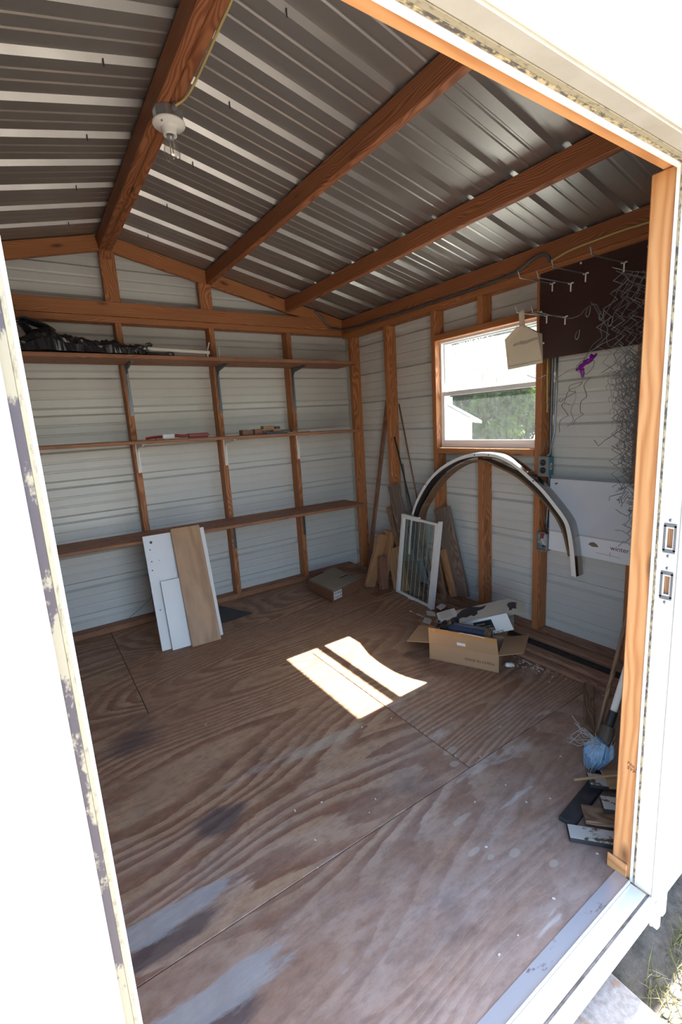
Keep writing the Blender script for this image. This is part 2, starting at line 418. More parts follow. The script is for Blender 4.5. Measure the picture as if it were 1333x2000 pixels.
def board(name, p0, p1, w, h, up, mat, parent=None, bev=0.0025):
    """plank from p0 to p1 (centre line); h is its size along `up`, w across"""
    L = (V(p1) - V(p0)).length
    return ob(name, boxbm(L, w, h, min(bev, w * .3, h * .3)), mat, parent, M4=frame(p0, p1, up))
def bx(name, x0, x1, y0, y1, z0, z1, mat, parent=None, bev=0.0025):
    """axis-aligned plank; local X follows its longest side"""
    s = (x1 - x0, y1 - y0, z1 - z0)
    c = V(((x0 + x1) / 2, (y0 + y1) / 2, (z0 + z1) / 2))
    i = s.index(max(s))
    d = V((0, 0, 0)); d[i] = s[i] / 2
    up = (0, 0, 1) if i != 2 else (0, 1, 0)
    w, h = ((s[1], s[2]) if i == 0 else (s[0], s[2]) if i == 1 else (s[0], s[1]))
    return board(name, c - d, c + d, w, h, up, mat, parent, bev)
def add_box(bm, c, s, rot=None):
    m = T(c) @ (rot.to_4x4() if rot else I4) @ Matrix.Diagonal((*s, 1))
    bmesh.ops.create_cube(bm, size=1.0, matrix=m)
def add_bar(bm, p0, p1, w, h, up=(0, 0, 1)):
    L = (V(p1) - V(p0)).length
    bmesh.ops.create_cube(bm, size=1.0, matrix=frame(p0, p1, up) @ Matrix.Diagonal((L, w, h, 1)))
def add_tube(bm, pts, r, n=6, caps=True, rs=None):
    pts = [V(p) for p in pts]
    rings, up = [], V((0.13, 0.21, 0.97))
    for i, p in enumerate(pts):
        t = (pts[min(i + 1, len(pts) - 1)] - pts[max(i - 1, 0)])
        if t.length < 1e-9: t = V((0, 0, 1))
        t.normalize()
        a = up - t * up.dot(t)
        if a.length < 1e-3: a = V((1, 0, 0)) - t * t.x
        a.normalize(); up = a
        b = t.cross(a)
        rr = rs[i] if rs else r
        rings.append([bm.verts.new(p + (a * math.cos(q) + b * math.sin(q)) * rr) for q in (2 * math.pi * k / n for k in range(n))])
    for A, B in zip(rings, rings[1:]):
        for k in range(n):
            bm.faces.new((A[k], A[(k + 1) % n], B[(k + 1) % n], B[k]))
    if caps:
        bm.faces.new(rings[0][::-1]); bm.faces.new(rings[-1])
def tube(name, pts, r, mat, parent=None, n=8, at=None, smooth=True):
    bm = bmesh.new(); add_tube(bm, pts, r, n)
    return ob(name, bm, mat, parent, at=at or pts[0], smooth=smooth)
def smoothpts(pts, k=6):
    """Catmull-Rom through the points"""
    P = [V(p) for p in pts]; P = [P[0]] + P + [P[-1]]; out = []
    for i in range(1, len(P) - 2):
        for j in range(k):
            t = j / k
            a, b, c, d = P[i - 1:i + 3]
            out.append(0.5 * ((2 * b) + (c - a) * t + (2 * a - 5 * b + 4 * c - d) * t * t + (3 * b - a - 3 * c + d) * t ** 3))
    return out + [P[-2]]
def add_lathe(bm, prof, n=24, M4=I4):
    rings = []
    for r, z in prof:
        rings.append([bm.verts.new(M4 @ V((max(r, 1e-5) * math.cos(2 * math.pi * k / n), max(r, 1e-5) * math.sin(2 * math.pi * k / n), z))) for k in range(n)])
    for A, B in zip(rings, rings[1:]):
        for k in range(n):
            bm.faces.new((A[k], A[(k + 1) % n], B[(k + 1) % n], B[k]))
    bm.faces.new(rings[0][::-1]); bm.faces.new(rings[-1])
def text(s, size, mat, M4, parent, name='lettering', sx=1.0):
    cu = bpy.data.curves.new(name, 'FONT')
    cu.body = s; cu.size = size; cu.extrude = 0.0003; cu.align_x = 'CENTER'; cu.align_y = 'CENTER'
    cu.materials.append(mat)
    tmp = bpy.data.objects.new('tmp', cu); COL.objects.link(tmp)
    me = bpy.data.meshes.new_from_object(tmp.evaluated_get(bpy.context.evaluated_depsgraph_get()))
    bpy.data.objects.remove(tmp); bpy.data.curves.remove(cu)
    me.name = name
    if not me.materials: me.materials.append(mat)
    o = link(bpy.data.objects.new(name, me), parent, M4 @ Matrix.Diagonal((sx, 1, 1, 1))); o['kind'] = 'stuff'
    return o
def face_M(o, xdir, ydir):
    """matrix whose X/Y axes run along xdir/ydir, at o (text lies in its XY plane)"""
    x = V(xdir).normalized(); y = V(ydir) - x * V(ydir).dot(x); y.normalize(); z = x.cross(y)
    return Matrix(((x.x, y.x, z.x, o[0]), (x.y, y.y, z.y, o[1]), (x.z, y.z, z.z, o[2]), (0, 0, 0, 1)))
def poly(bm, pts, thick, nrm):
    """flat polygon given thickness along nrm"""
    n = V(nrm).normalized() * thick
    a = [bm.verts.new(V(p)) for p in pts]; b = [bm.verts.new(V(p) + n) for p in pts]
    bm.faces.new(a[::-1]); bm.faces.new(b)
    for i in range(len(a)):
        j = (i + 1) % len(a)
        bm.faces.new((a[i], a[j], b[j], b[i]))
    bmesh.ops.recalc_face_normals(bm, faces=bm.faces)

# ------------------------------------------------------------------ ribbed metal sheets
PITCH, RIB0 = 0.2286, 0.113
def rib_profile(a, b, phase, depth=0.020):
    """(coordinate, recess) pairs of a ribbed sheet between a and b"""
    prof = []
    k = math.floor((a - phase) / PITCH) - 1
    while phase + k * PITCH < b + PITCH:
        c = phase + k * PITCH
        prof += [(c - .029, 0), (c - .016, depth), (c + .016, depth), (c + .029, 0)]
        for q in (.085, .143):
            prof += [(c + q - .009, 0), (c + q - .003, .003), (c + q + .003, .003), (c + q + .009, 0)]
        k += 1
    def at(x):
        for (x0, d0), (x1, d1) in zip(prof, prof[1:]):
            if x0 <= x <= x1:
                return d0 + (d1 - d0) * (x - x0) / max(x1 - x0, 1e-9)
        return 0.0
    return [(a, at(a))] + [p for p in prof if a < p[0] < b] + [(b, at(b))]
def ribbed(bm, prof, span, place, th=0.0012):
    """span(c) -> (u0,u1); place(c, d, u) -> point; a second skin `th` further out closes the sheet"""
    rows = []
    for c, d in prof:
        u0, u1 = span(c)
        if u1 <= u0 + 1e-4:
            rows.append(None); continue
        rows.append([bm.verts.new(place(c, d, u)) for u in (u0, u1)] + [bm.verts.new(place(c, d + th, u)) for u in (u0, u1)])
    ok = [r for r in rows if r]
    for A, B in zip(ok, ok[1:]):
        bm.faces.new((A[0], A[1], B[1], B[0])); bm.faces.new((A[3], A[2], B[2], B[3]))
        bm.faces.new((A[0], B[0], B[2], A[2])); bm.faces.new((A[1], A[3], B[3], B[1]))
    if ok:
        for r in (ok[0], ok[-1]):
            bm.faces.new((r[0], r[1], r[3], r[2]))
    bmesh.ops.recalc_face_normals(bm, faces=bm.faces)

RX, RZ, SL = 0.612, 2.55, 0.225          # ridge line, underside height there, slope
def roof_z(x):
    return RZ - SL * abs(x - RX)
XR, XL, YB, YF = 2.45, -1.226, 3.50, 0.45   # sheet planes of the four walls

# ------------------------------------------------------------------ floor
floor = struct('floor')
for x0, x1, y0, y1 in ((-1.2, -0.05, .503, 1.070), (-.047, 2.44, .503, 1.070), (-1.2, 1.216, 1.073, 2.248), (1.2195, 2.44, 1.073, 2.248), (-1.2, .30, 2.251, 3.49), (.303, 2.44, 2.251, 3.49)):
    bx('plywood_sheet', x0, x1, y0, y1, -.018, 0, M['floor'], floor, .0012)
for y in (.53, 1.3, 2.1, 2.9, 3.45):
    bx('floor_joist', -1.2, 2.44, y - .02, y + .02, -.16, -.0185, M['oldwood'], floor)

# ------------------------------------------------------------------ wall_back
wall_back = struct('wall_back', (0, YB, 0))
for z0, z1 in ((-.08, .113), (.113, 1.028), (1.028, 1.942), (1.942, 2.55)):
    bm = bmesh.new()
    ribbed(bm, rib_profile(z0, z1, RIB0),
           lambda c: (max(XL - .024, RX - (RZ - c) / SL), min(XR + .0255, RX + (RZ - c) / SL)),
           lambda c, d, u: V((u, YB + d, c)))
    ob('wall_panel', bm, M['wallmetal'], wall_back, at=(RX, YB, (z0 + z1) / 2))
P_ = M['pine']
bx('bottom_plate', -1.2, 2.355, 3.41, 3.499, 0, .038, M['shelf'], wall_back)
for x in (.016, .626, 1.238, 1.855):
    bx('stud', x - .019, x + .019, 3.41, 3.499, .038, 2.025, P_, wall_back)
bx('top_plate', -1.2, 2.44, 3.41, 3.499, 2.025, 2.063, P_, wall_back)
bx('tie_beam', -1.2, 2.44, 3.405, 3.445, 2.064, 2.150, P_, wall_back)
for x in (.617, 1.222):
    bx('gable_stud', x - .044, x + .044, 3.412, 3.450, 2.150, roof_z(x) - .09, P_, wall_back)

# ------------------------------------------------------------------ wall_right (window opening Y 1.59..2.336, Z 1.104..1.80)
wall_right = struct('wall_right', (XR, 2, 0))
WY0, WY1, WZ0, WZ1 = 1.59, 2.336, 1.072, 1.838
for z0, z1 in ((-.08, .113), (.113, 1.028), (1.028, 1.942), (1.942, 2.134)):
    cuts = [(YF, YB + .0235, z0, z1)]
    if z1 > WZ0 and z0 < WZ1:
        cuts = [(YF, WY0, z0, z1), (WY1, YB + .0235, z0, z1)]
        if z0 < WZ0: cuts.append((WY0, WY1, z0, WZ0))
        if z1 > WZ1: cuts.append((WY0, WY1, WZ1, z1))
    bm = bmesh.new()
    for y0, y1, a, b in cuts:
        ribbed(bm, rib_profile(a, b, RIB0), lambda c, y0=y0, y1=y1: (y0, y1), lambda c, d, u: V((XR + d, u, c)))
    ob('wall_panel', bm, M['wallmetal'], wall_right, at=(XR, 2, (z0 + z1) / 2))
bx('bottom_plate', 2.36, 2.449, .55, 3.40, 0, .038, M['palewood'], wall_right)
for y0, y1, z0, z1 in ((3.292, 3.330, .038, 1.996), (2.829, 2.868, .038, 1.996), (2.336, 2.374, .038, 1.996), (1.551, 1.589, .038, 1.996),
                       (1.947, 1.985, .038, 1.066), (1.947, 1.985, 1.838, 1.996), (1.040, 1.078, .038, 1.996), (.56, .598, .038, 1.996)):
    bx('stud', 2.36, 2.449, y0, y1, z0, z1, P_, wall_right)
bx('top_plate', 2.36, 2.449, .50, 3.404, 1.996, 2.034, P_, wall_right)
bx('top_rail', 2.36, 2.398, .50, 3.404, 2.035, roof_z(2.36) - .012, M['pine_dark'], wall_right)

for y0, y1 in ((YB + .024, YB + .028), (YF - .032, YF - .028)):  # unseen outside strips, added to stop light leaking through the open rib ends
    bx('corner_trim', XR - .10, XR + .030, y0, y1, -.08, 2.16, M['white_ext'], wall_right, .001)
for y0, y1 in ((YB - .10, YB + .028), (YF - .032, YF + .10)):
    bx('corner_trim', XR + .026, XR + .030, y0, y1, -.08, 2.13, M['white_ext'], wall_right, .001)

# ------------------------------------------------------------------ wall_left (outside the frame; closes the room)
wall_left = struct('wall_left', (XL, 2, 0))
bm = bmesh.new()
ribbed(bm, rib_profile(-.08, 2.134, RIB0), lambda c: (YF, YB), lambda c, d, u: V((XL - d, u, c)))
ob('wall_panel', bm, M['wallmetal'], wall_left, at=(XL, 2, 1))
bx('bottom_plate', XL + .001, XL + .09, .55, 3.40, 0, .038, P_, wall_left)
bx('top_plate', XL + .001, XL + .09, .50, 3.404, 1.996, 2.12, P_, wall_left)
for y in (.9, 1.5, 2.1, 2.7, 3.3):
    bx('stud', XL + .001, XL + .09, y - .019, y + .019, .038, 1.996, P_, wall_left)

# ------------------------------------------------------------------ ceiling: roof sheets, ridge beam, purlins, rafters
ceiling = struct('ceiling', (RX, 2, RZ))
RIBY = 3.20
for sgn, xe in ((1, 2.60), (-1, -1.376)):
    y = .36
    for y0, y1 in ((.36, 1.142), (1.142, 2.057), (2.057, 2.971), (2.971, 3.62)):
        bm = bmesh.new()
        ribbed(bm, rib_profile(y0, y1, RIBY), (lambda c: (RX, xe)) if sgn > 0 else (lambda c: (xe, RX)),
               lambda c, d, u: V((u, c, roof_z(u) + d)))
        ob('roof_panel', bm, M['roofmetal'], ceiling, at=(RX + sgn * .9, (y0 + y1) / 2, 2.35))
for x0, x1 in ((.574, .6115), (.6125, .650)):
    bx('ridge_beam', x0, x1, .46, 3.41, 2.450, roof_z(.574) - .004, M['pine_dark'], ceiling, .004)
bx('ridge_plate', .574, .650, 3.411, 3.449, 2.40, 2.53, M['pine_dark'], ceiling)
for x in (1.252, 1.857, -.03, -.63):
    bx('purlin', x - .019, x + .019, .56, 3.404, roof_z(x) - .093, roof_z(x) - .006, M['pine_dark'], ceiling, .004)
for y0 in (3.407, .482):
    for x0, x1 in ((.652, 2.40), (.572, -1.17)):
        a, b = V((x0, y0 + .019, roof_z(x0) - .049)), V((x1, y0 + .019, roof_z(x1) - .049))
        board('rafter', a, b, .038, .089, (0, 0, 1), M['pine'], ceiling)
k = 0
sbm = bmesh.new(); add_tube(sbm, [(0, 0, .004), (0, 0, -.018)], .0022, 6)
sme = bpy.data.meshes.new('screw'); sbm.to_mesh(sme); sbm.free(); sme.materials.append(M['darkgrey'])
for x in (.833, .407):
    for j in range(6):
        y = 3.20 - j * 2 * PITCH + .02
        if y > .6:
            link(bpy.data.objects.new('screw', sme), ceiling, T(x, y, roof_z(x) + .005))

# ------------------------------------------------------------------ wall_front and the doorway
wall_front = struct('wall_front', (RX, YF, 0))
DX0, DX1, DZ = -.10, 1.262, 1.87
bm = bmesh.new()
for z0, z1, sp in ((-.06, DZ, (DX1, XR)), (-.06, DZ, (XL, DX0)), (DZ, 2.55, None)):
    ribbed(bm, rib_profile(z0, z1, RIB0),
           (lambda c, sp=sp: sp) if sp else (lambda c: (max(XL, RX - (RZ - c) / SL), min(XR, RX + (RZ - c) / SL))),
           lambda c, d, u: V((u, YF - d - .002, c)))
ob('wall_panel', bm, M['white_ext'], wall_front, at=(RX, YF, 1))
bx('tie_beam', -1.2, 2.36, .47, .508, 2.03, 2.12, P_, wall_front)
for x in (1.75, 2.33, -.45, -1.0):
    bx('stud', x - .019, x + .019, .455, .544, .0, 2.03, P_, wall_front)
door_1 = struct('door_1', (.61, .5, 0))
bx('header', -.06, 1.30, .497, .535, 1.81, 1.90, M['pine_fresh'], door_1, .003)
bx('door_post', 1.232, 1.27, .478, .555, 0, 1.809, M['pine_fresh'], door_1, .003)
bx('door_post', -.09, -.012, .505, .555, 0, 1.809, M['pine_fresh'], door_1, .003)
bx('post_foot', 1.225, 1.2315, .512, .566, 0, .045, M['pine_fresh'], door_1, .002)
# head trim: thin edge, residue strip, stained liner, rolled edge
bx('trim_edge', -.02, 1.236, .4955, .503, 1.7985, 1.8095, M['white'], door_1, .001)
bx('trim_strip', -.02, 1.230, .4885, .495, 1.805, 1.8095, M['trimspeck'], door_1, .0005)
bx('trim_strip', -.02, 1.230, .4785, .488, 1.805, 1.8095, M['trimpale'], door_1, .0005)
bx('head_liner', -.05, 1.262, .4475, .478, 1.806, 1.845, M['headstain'], door_1, .001)
bm = bmesh.new(); add_tube(bm, [(-.06, .441, 1.822), (1.27, .441, 1.822)], .0125, 12)
ob('rolled_edge', bm, M['white_ext'], door_1, at=(.6, .441, 1.822), smooth=True)
bx('head_flange', -.10, 1.30, .4415, .4475, 1.835, 1.90, M['white_ext'], door_1, .001)
# right jamb: edge, residue strip, liner with two latch holes, outer flange
bx('trim_edge', 1.2275, 1.2315, .4955, .504, .0, 1.80, M['white'], door_1, .0008)
bx('trim_strip', 1.2266, 1.2312, .4905, .4952, .0, 1.80, M['trimspeck'], door_1, .0005)
bx('jamb_bead', 1.2270, 1.2312, .4865, .4902, .0, 1.80, M['trimstain'], door_1, .0005)
STR = ((.972, 1.035), (.856, .918))
zs = [0.0] + [v for a, b in sorted(STR) for v in (a + .008, b - .008)] + [1.806]
bm = bmesh.new()
for a, b in zip(zs[0::2], zs[1::2]):
    add_box(bm, (1.2295, .4665, (a + b) / 2), (.003, .039, b - a))
for a, b in STR:
    for y0, y1 in ((.447, .4605), (.4725, .486)):
        add_box(bm, (1.2295, (y0 + y1) / 2, (a + b) / 2), (.003, y1 - y0, b - a - .015))
ob('jamb_liner', bm, M['trimstain'], door_1, at=(1.2295, .4665, .9))
bx('latch_block', 1.236, 1.256, .448, .477, .84, 1.05, M['scrap'], door_1)
for a, b in STR:
    bm = bmesh.new()
    for z in (a, b): add_box(bm, (1.2272, .4665, z), (.0018, .026, .009))
    for y in (.4555, .4775): add_box(bm, (1.2272, y, (a + b) / 2), (.0018, .005, b - a))
    s = ob('strike_plate', bm, M['zinc'], door_1, at=(1.2272, .4665, (a + b) / 2))
    for z in (a - .012, b + .012):
        bm = bmesh.new(); add_lathe(bm, [(.0042, 0), (.004, .0016), (.0018, .0026)], 10, T(1.228, .4665, z) @ Matrix.Rotation(-math.pi / 2, 4, 'Y'))
        ob('screw', bm, M['zinc'], s, at=(1.228, .4665, z))
bm = bmesh.new()
poly(bm, [(1.2275, .447, -.095), (1.262, .447, -.06), (1.262, .447, 1.86), (1.2275, .447, 1.82)], .006, (0, -1, 0))
ob('jamb_flange', bm, M['white_ext'], door_1, at=(1.245, .444, .9))
bm = bmesh.new(); add_tube(bm, [(1.2285, .4435, -.03), (1.2285, .4435, 1.82)], .0045, 8)
ob('rolled_edge', bm, M['white_ext'], door_1, at=(1.2285, .4435, .9), smooth=True)
bx('side_casing', 1.244, 1.268, .424, .446, -.06, 1.86, M['white_ext'], door_1, .003)
bx('corner_trim', 1.2285, 1.247, .428, .441, -.095, -.02, M['white_ext'], door_1, .002)
# left jamb, seen nearly edge on
bx('trim_edge', .0072, .0112, .4945, .506, .0, 1.80, M['white'], door_1, .001)
bx('trim_strip', -.0105, .0030, .494, .4985, .0, 1.80, M['trimblock'], door_1, .0005)
bx('trim_strip', .0031, .0071, .494, .4985, .0, 1.80, M['trimpale'], door_1, .0005)
bx('jamb_liner', -.030, -.0048, .448, .493, .0, 1.806, M['white_ext'], door_1, .001)
bx('jamb_flange', -.10, -.0046, .4405, .4475, -.06, 1.83, M['white_ext'], door_1, .002)
# threshold
bx('sill_strip', -.01, 1.226, .5035, .542, .0, .0035, M['alu_stained'], door_1, .001)
bx('sill_lip', -.01, 1.222, .4985, .503, .0, .0085, M['white'], door_1, .001)
bx('sill_plate', -.01, 1.222, .4585, .498, -.004, .0015, M['white_ext'], door_1, .001)
bx('sill_groove', -.01, 1.222, .4525, .458, -.010, -.004, M['grime'], door_1, .001)
bx('sill_face', -.01, 1.2275, .444, .452, -.078, .001, M['white_ext'], door_1, .002)

# ------------------------------------------------------------------ window_1
win = struct('window_1', (2.43, 1.96, 1.45))
bx('head_board', 2.358, 2.449, WY0, WY1 + .01, 1.800, 1.838, P_, win)
bx('sill_board', 2.357, 2.449, WY0, WY1, 1.066, 1.104, P_, win)
Y0, Y1, Z0, Z1 = 1.591, 2.335, 1.1045, 1.7995
bm = bmesh.new()
for c, s in (((2.428, Y0 + .006, 1.452), (.046, .012, Z1 - Z0)), ((2.428, Y1 - .006, 1.452), (.046, .012, Z1 - Z0)),
             ((2.428, 1.963, Z0 + .011), (.046, .719, .022)), ((2.428, 1.963, Z1 - .006), (.046, .719, .012))):
    add_box(bm, c, s)
ob('window_frame', bm, M['vinyl'], win, at=(2.428, 1.963, 1.45))
def sash(x, z0, z1, gl, st, tr=.026):
    bm = bmesh.new()
    ya, yb = Y0 + .0125, Y1 - .0125
    for c, s in (((x, ya + st / 2, (z0 + z1) / 2), (.018, st, z1 - z0)), ((x, yb - st / 2, (z0 + z1) / 2), (.018, st, z1 - z0)),
                 ((x, (ya + yb) / 2, z0 + .013), (.018, yb - ya - 2 * st, .026)), ((x, (ya + yb) / 2, z1 - tr / 2), (.018, yb - ya - 2 * st, tr))):
        add_box(bm, c, s)
    s_ = ob('sash', bm, M['vinyl'], win, at=(x, 1.963, (z0 + z1) / 2))
    ob('pane', boxbm(.003, yb - ya - 2 * st, z1 - z0 - .026 - tr), gl, s_, M4=T(x, (ya + yb) / 2, (z0 + .026 + z1 - tr) / 2))
    return s_
sash(2.437, 1.446, 1.787, M['glass_up'], .010, .010)
lo = sash(2.417, 1.127, 1.472, M['glass_low'], .016)
bx('rail_shade_strip', 2.424, 2.427, 1.66, 2.27, 1.437, 1.4455, M['steel'], lo, .0005)  # thin dark strip standing in for the shade below the sash's top rail

# ------------------------------------------------------------------ ground outside
ground = struct('ground', (0, 0, -.25))
bm = bmesh.new()
def gh(x, y):
    return -.25 + .018 * noise.noise(V((x * 9, y * 9, 3))) + .008 * noise.noise(V((x * 31, y * 31, 1)))
xs = [-30, -6, -2] + [.6 + i * .04 for i in range(45)] + [3, 8, 20, 45]
ys = [-40, -8, -2] + [-.6 + i * .04 for i in range(30)] + [3, 8, 20, 45]
gv = [[bm.verts.new((x, y, gh(x, y) if .6 <= x <= 2.5 and -.7 < y < .7 else -.25)) for y in ys] for x in xs]
for i in range(len(xs) - 1):
    for j in range(len(ys) - 1):
        bm.faces.new((gv[i][j], gv[i + 1][j], gv[i + 1][j + 1], gv[i][j + 1]))
ob('soil', bm, M['earth'], ground, at=(0, 0, -.25), smooth=True)
slab = bx('slab', -1.0, 1.085, -1.6, .80, -.26, -.165, M['concrete'], None, .006)
slab['kind'] = 'structure'; slab.name = 'pavement'
gb = bmesh.new()
for c, n_, h_ in (((1.16, .40), 26, .09), ((1.40, .42), 30, .06), ((1.30, .36), 40, .05), ((1.55, .40), 40, .06), ((1.22, .30), 40, .04), ((1.5, .25), 40, .05)):
    for _ in range(n_):
        x, y = c[0] + random.gauss(0, .045), min(.43, c[1] + random.gauss(0, .045))
        if x < 1.1: continue
        a, h = random.uniform(0, 6.28), h_ * random.uniform(.4, 1.2)
        z = gh(x, y) - .004
        d = V((math.cos(a), math.sin(a), 0))
        add_tube(gb, [(x, y, z), V((x, y, z)) + d * h * .35 + V((0, 0, h * .6)), V((x, y, z)) + d * h + V((0, 0, h * .55))], .001, 3, False, rs=[.0014, .0011, .0003])
g_ = ob('grass', gb, M['blade'], None, at=(1.3, .38, -.25)); g_['kind'] = 'stuff'
tag(g_, 'thin dry grass blades in the soil beside the concrete slab', 'grass')
M['straw'] = plain('dry_straw', (.42, .35, .23), .8, 0, .3, 30)
gb = bmesh.new()
for _ in range(420):
    x, y = random.uniform(1.09, 1.75), random.uniform(.05, .44)
    a, l = random.uniform(0, 6.28), random.uniform(.008, .035)
    z = gh(x, y) + .004
    d = V((math.cos(a), math.sin(a), random.uniform(-.1, .25))) * l
    add_tube(gb, [V((x, y, z)) - d, V((x, y, z + .003)), V((x, y, z)) + d * .8], .001, 3, False, rs=[.0004, .0011, .0004])
g_ = ob('dry_litter', gb, M['straw'], None, at=(1.3, .3, -.25)); g_['kind'] = 'stuff'
tag(g_, 'short dry straw scattered over the soil outside the door sill', 'straw')
for i, (x, y, r) in enumerate(((1.235, .375, .016), (1.165, .372, .010))):
    bm = bmesh.new(); bmesh.ops.create_icosphere(bm, subdivisions=2, radius=r)
    for v in bm.verts: v.co *= 1 + .25 * noise.noise(v.co * 60); v.co.z *= .6
    tag(ob('pebble', bm, M['concrete'] if i == 0 else M['paper'], None, M4=T(x, y, gh(x, y) + r * .3), smooth=True),
        ('round grey pebble in the soil outside the door', 'small white stone chip by the edge of the concrete slab')[i], 'stone')

# ------------------------------------------------------------------ seen through the window: sheds, house, trees
nb = thing('neighbouring_shed', (8, 7.6, -.25), 'small white gabled shed beyond the window, against the trees', 'shed')
NL, NW, NC = V((-.653, .757, 0)), V((.690, .724, 0)), V((7.0, 6.02, 0))
def ns(l, d, z): return NC + NL * l + NW * d + V((0, 0, z))
bm = bmesh.new(); poly(bm, [ns(0, 0, -.25), ns(1.9, 0, -.25), ns(1.9, 0, 1.22), ns(.95, 0, 1.80), ns(0, 0, 1.22)], 2.2, NW)
ob('wall', bm, M['white_ext'], nb, at=ns(.95, 1, .5))
for l0 in (-.16, 2.06):
    bm = bmesh.new()
    poly(bm, [ns(.95, -.15, 1.815), ns(.95, 2.3, 1.815), ns(l0, 2.3, 1.135), ns(l0, -.15, 1.135)], .05, (0, 0, 1))
    ob('roof_slope', bm, M['white_ext'], nb, at=ns(.95, 1, 1.8))
hs = thing('neighbouring_house', (12, 13.5, -.25), 'tall white house wall beyond the window at its left edge', 'house')
bx('wall', 10.6, 14.4, 13.35, 18.0, -.25, 4.6, M['white_ext'], hs)
bm = bmesh.new(); poly(bm, [(10.4, 13.15, 4.6), (14.6, 13.15, 4.6), (12.5, 13.15, 5.9)], 5.0, (0, 1, 0))
ob('roof', bm, M['darkgrey'], hs, at=(12.5, 15, 5))
def tree(name, x, y, r, zc, hz, n, mat, label):
    t = thing(name, (x, y, -.25), label, 'tree')
    tube('trunk', [(x, y, -.25), (x + .1, y, zc * .4), (x, y + .1, zc)], .11, M['bark'], t)
    vs_, fs_ = [], []
    cl = [(V((random.gauss(0, .5) * r, random.gauss(0, .5) * r, random.uniform(-1, 1) * hz)), random.uniform(.3, .6) * r) for _ in range(26)]
    for _ in range(n):
        c, q = random.choice(cl)
        d = V((random.gauss(0, 1), random.gauss(0, 1), random.gauss(0, 1))).normalized() * q * random.uniform(.55, 1.05)
        p = V((x, y, zc)) + c + d
        if p.z < -.2: continue
        a = V((random.gauss(0, 1), random.gauss(0, 1), random.gauss(0, 1))).normalized()
        b = a.cross(V((random.gauss(0, 1), random.gauss(0, 1), random.gauss(0, 1)))).normalized()
        s = random.uniform(.07, .14)
        i = len(vs_)
        vs_ += [p - a * s, p + b * s * .5, p + a * s, p - b * s * .5]
        fs_.append((i, i + 1, i + 2, i + 3))
    me = bpy.data.meshes.new('foliage'); me.from_pydata([tuple(v - V((x, y, zc))) for v in vs_], [], fs_); me.materials.append(mat)
    f = link(bpy.data.objects.new('foliage', me), t, T(x, y, zc)); f['kind'] = 'stuff'
tree('leafy_tree', 12.0, 9.1, 0.95, 1.5, 1.5, 7000, M['leaf'], 'bright green bushy tree nearest the window, right of the white shed')
tree('leafy_tree', 15.2, 10.6, 1.1, 2.2, 2.2, 8000, M['leaf2'], 'dark green tree behind the bushy one at the right of the window view')
tree('leafy_tree', 17.2, 15.2, 1.7, 2.6, 2.8, 10000, M['leaf2'], 'dark green tree beyond the window between shed and tall house')
tree('leafy_tree', 22.5, 17.0, 2.3, 4.2, 4.2, 12000, M['leaf2'], 'tallest green tree far behind the others in the window view')

# ================================================================== things in the shed
# ------------------------------------------------------------------ lamp and cables
lamp = thing('ceiling_lamp', (.615, 1.905, 2.45), 'white porcelain lamp holder with clear bulb under the ridge beam', 'lamp')
LM = T(.615, 1.905, 0)
bm = bmesh.new(); add_lathe(bm, [(.050, 2.4498), (.0515, 2.447), (.0515, 2.412)], 8, LM @ Matrix.Rotation(.39, 4, 'Z'))
ob('junction_box', bm, M['zinc'], lamp, at=(.615, 1.905, 2.43))
bm = bmesh.new(); add_lathe(bm, [(.052, 2.4125), (.057, 2.410), (.0575, 2.405), (.054, 2.4015), (.034, 2.3985), (.027, 2.394), (.0235, 2.374), (.0235, 2.369), (.018, 2.369), (.0175, 2.38)], 32, LM)
holder = ob('lamp_holder', bm, M['porcelain'], lamp, at=(.615, 1.905, 2.40), smooth=True)
bm = bmesh.new()
for a in (.7, 3.84):
    bm = bmesh.new(); add_lathe(bm, [(.004, 2.4005), (.004, 2.398), (.002, 2.397)], 8, T(.615 + .042 * math.cos(a), 1.905 + .042 * math.sin(a), -.001))
    ob('screw', bm, M['zinc'], holder, at=(.615, 1.905, 2.4))
bm = bmesh.new(); add_lathe(bm, [(.0125, 2.384), (.0135, 2.366), (.0185, 2.350), (.027, 2.328), (.029, 2.313), (.027, 2.300), (.018, 2.290), (.007, 2.2865), (.0005, 2.286)], 24, LM)
bulb = ob('bulb', bm, M['glass_bulb'], lamp, at=(.615, 1.905, 2.33), smooth=True)
bm = bmesh.new(); add_lathe(bm, [(.011, 2.384), (.0115, 2.365), (.006, 2.355), (.004, 2.345)], 14, LM)
ob('bulb_cap', bm, M['zinc'], bulb, at=(.615, 1.905, 2.37))
bm = bmesh.new()
for k in range(4):
    a = k * math.pi / 2 + .4
    if k: bm = bmesh.new()
    add_tube(bm, [(.615 + .004 * math.cos(a), 1.905 + .004 * math.sin(a), 2.347), (.615 + .007 * math.cos(a), 1.905 + .007 * math.sin(a), 2.312)], .0011, 5)
    ob('filament', bm, M['brass'], bulb, at=(.615, 1.905, 2.33))
bm = bmesh.new(); add_tube(bm, [(.621, 1.852, 2.432), (.624, 1.836, 2.436)], .010, 10)
ob('cable_clamp', bm, M['zinc'], lamp, at=(.622, 1.845, 2.434))
tag(tube('power_cable', smoothpts([(.624, 1.838, 2.4345), (.645, 1.80, 2.440), (.6555, 1.73, 2.4455), (.6565, 1.60, 2.449), (.6560, 1.45, 2.455), (.6555, 1.2, 2.46), (.656, .6, 2.465)]), .0042, M['yellow']),
    'yellowed cable stapled along the ridge beam to the lamp', 'cable')
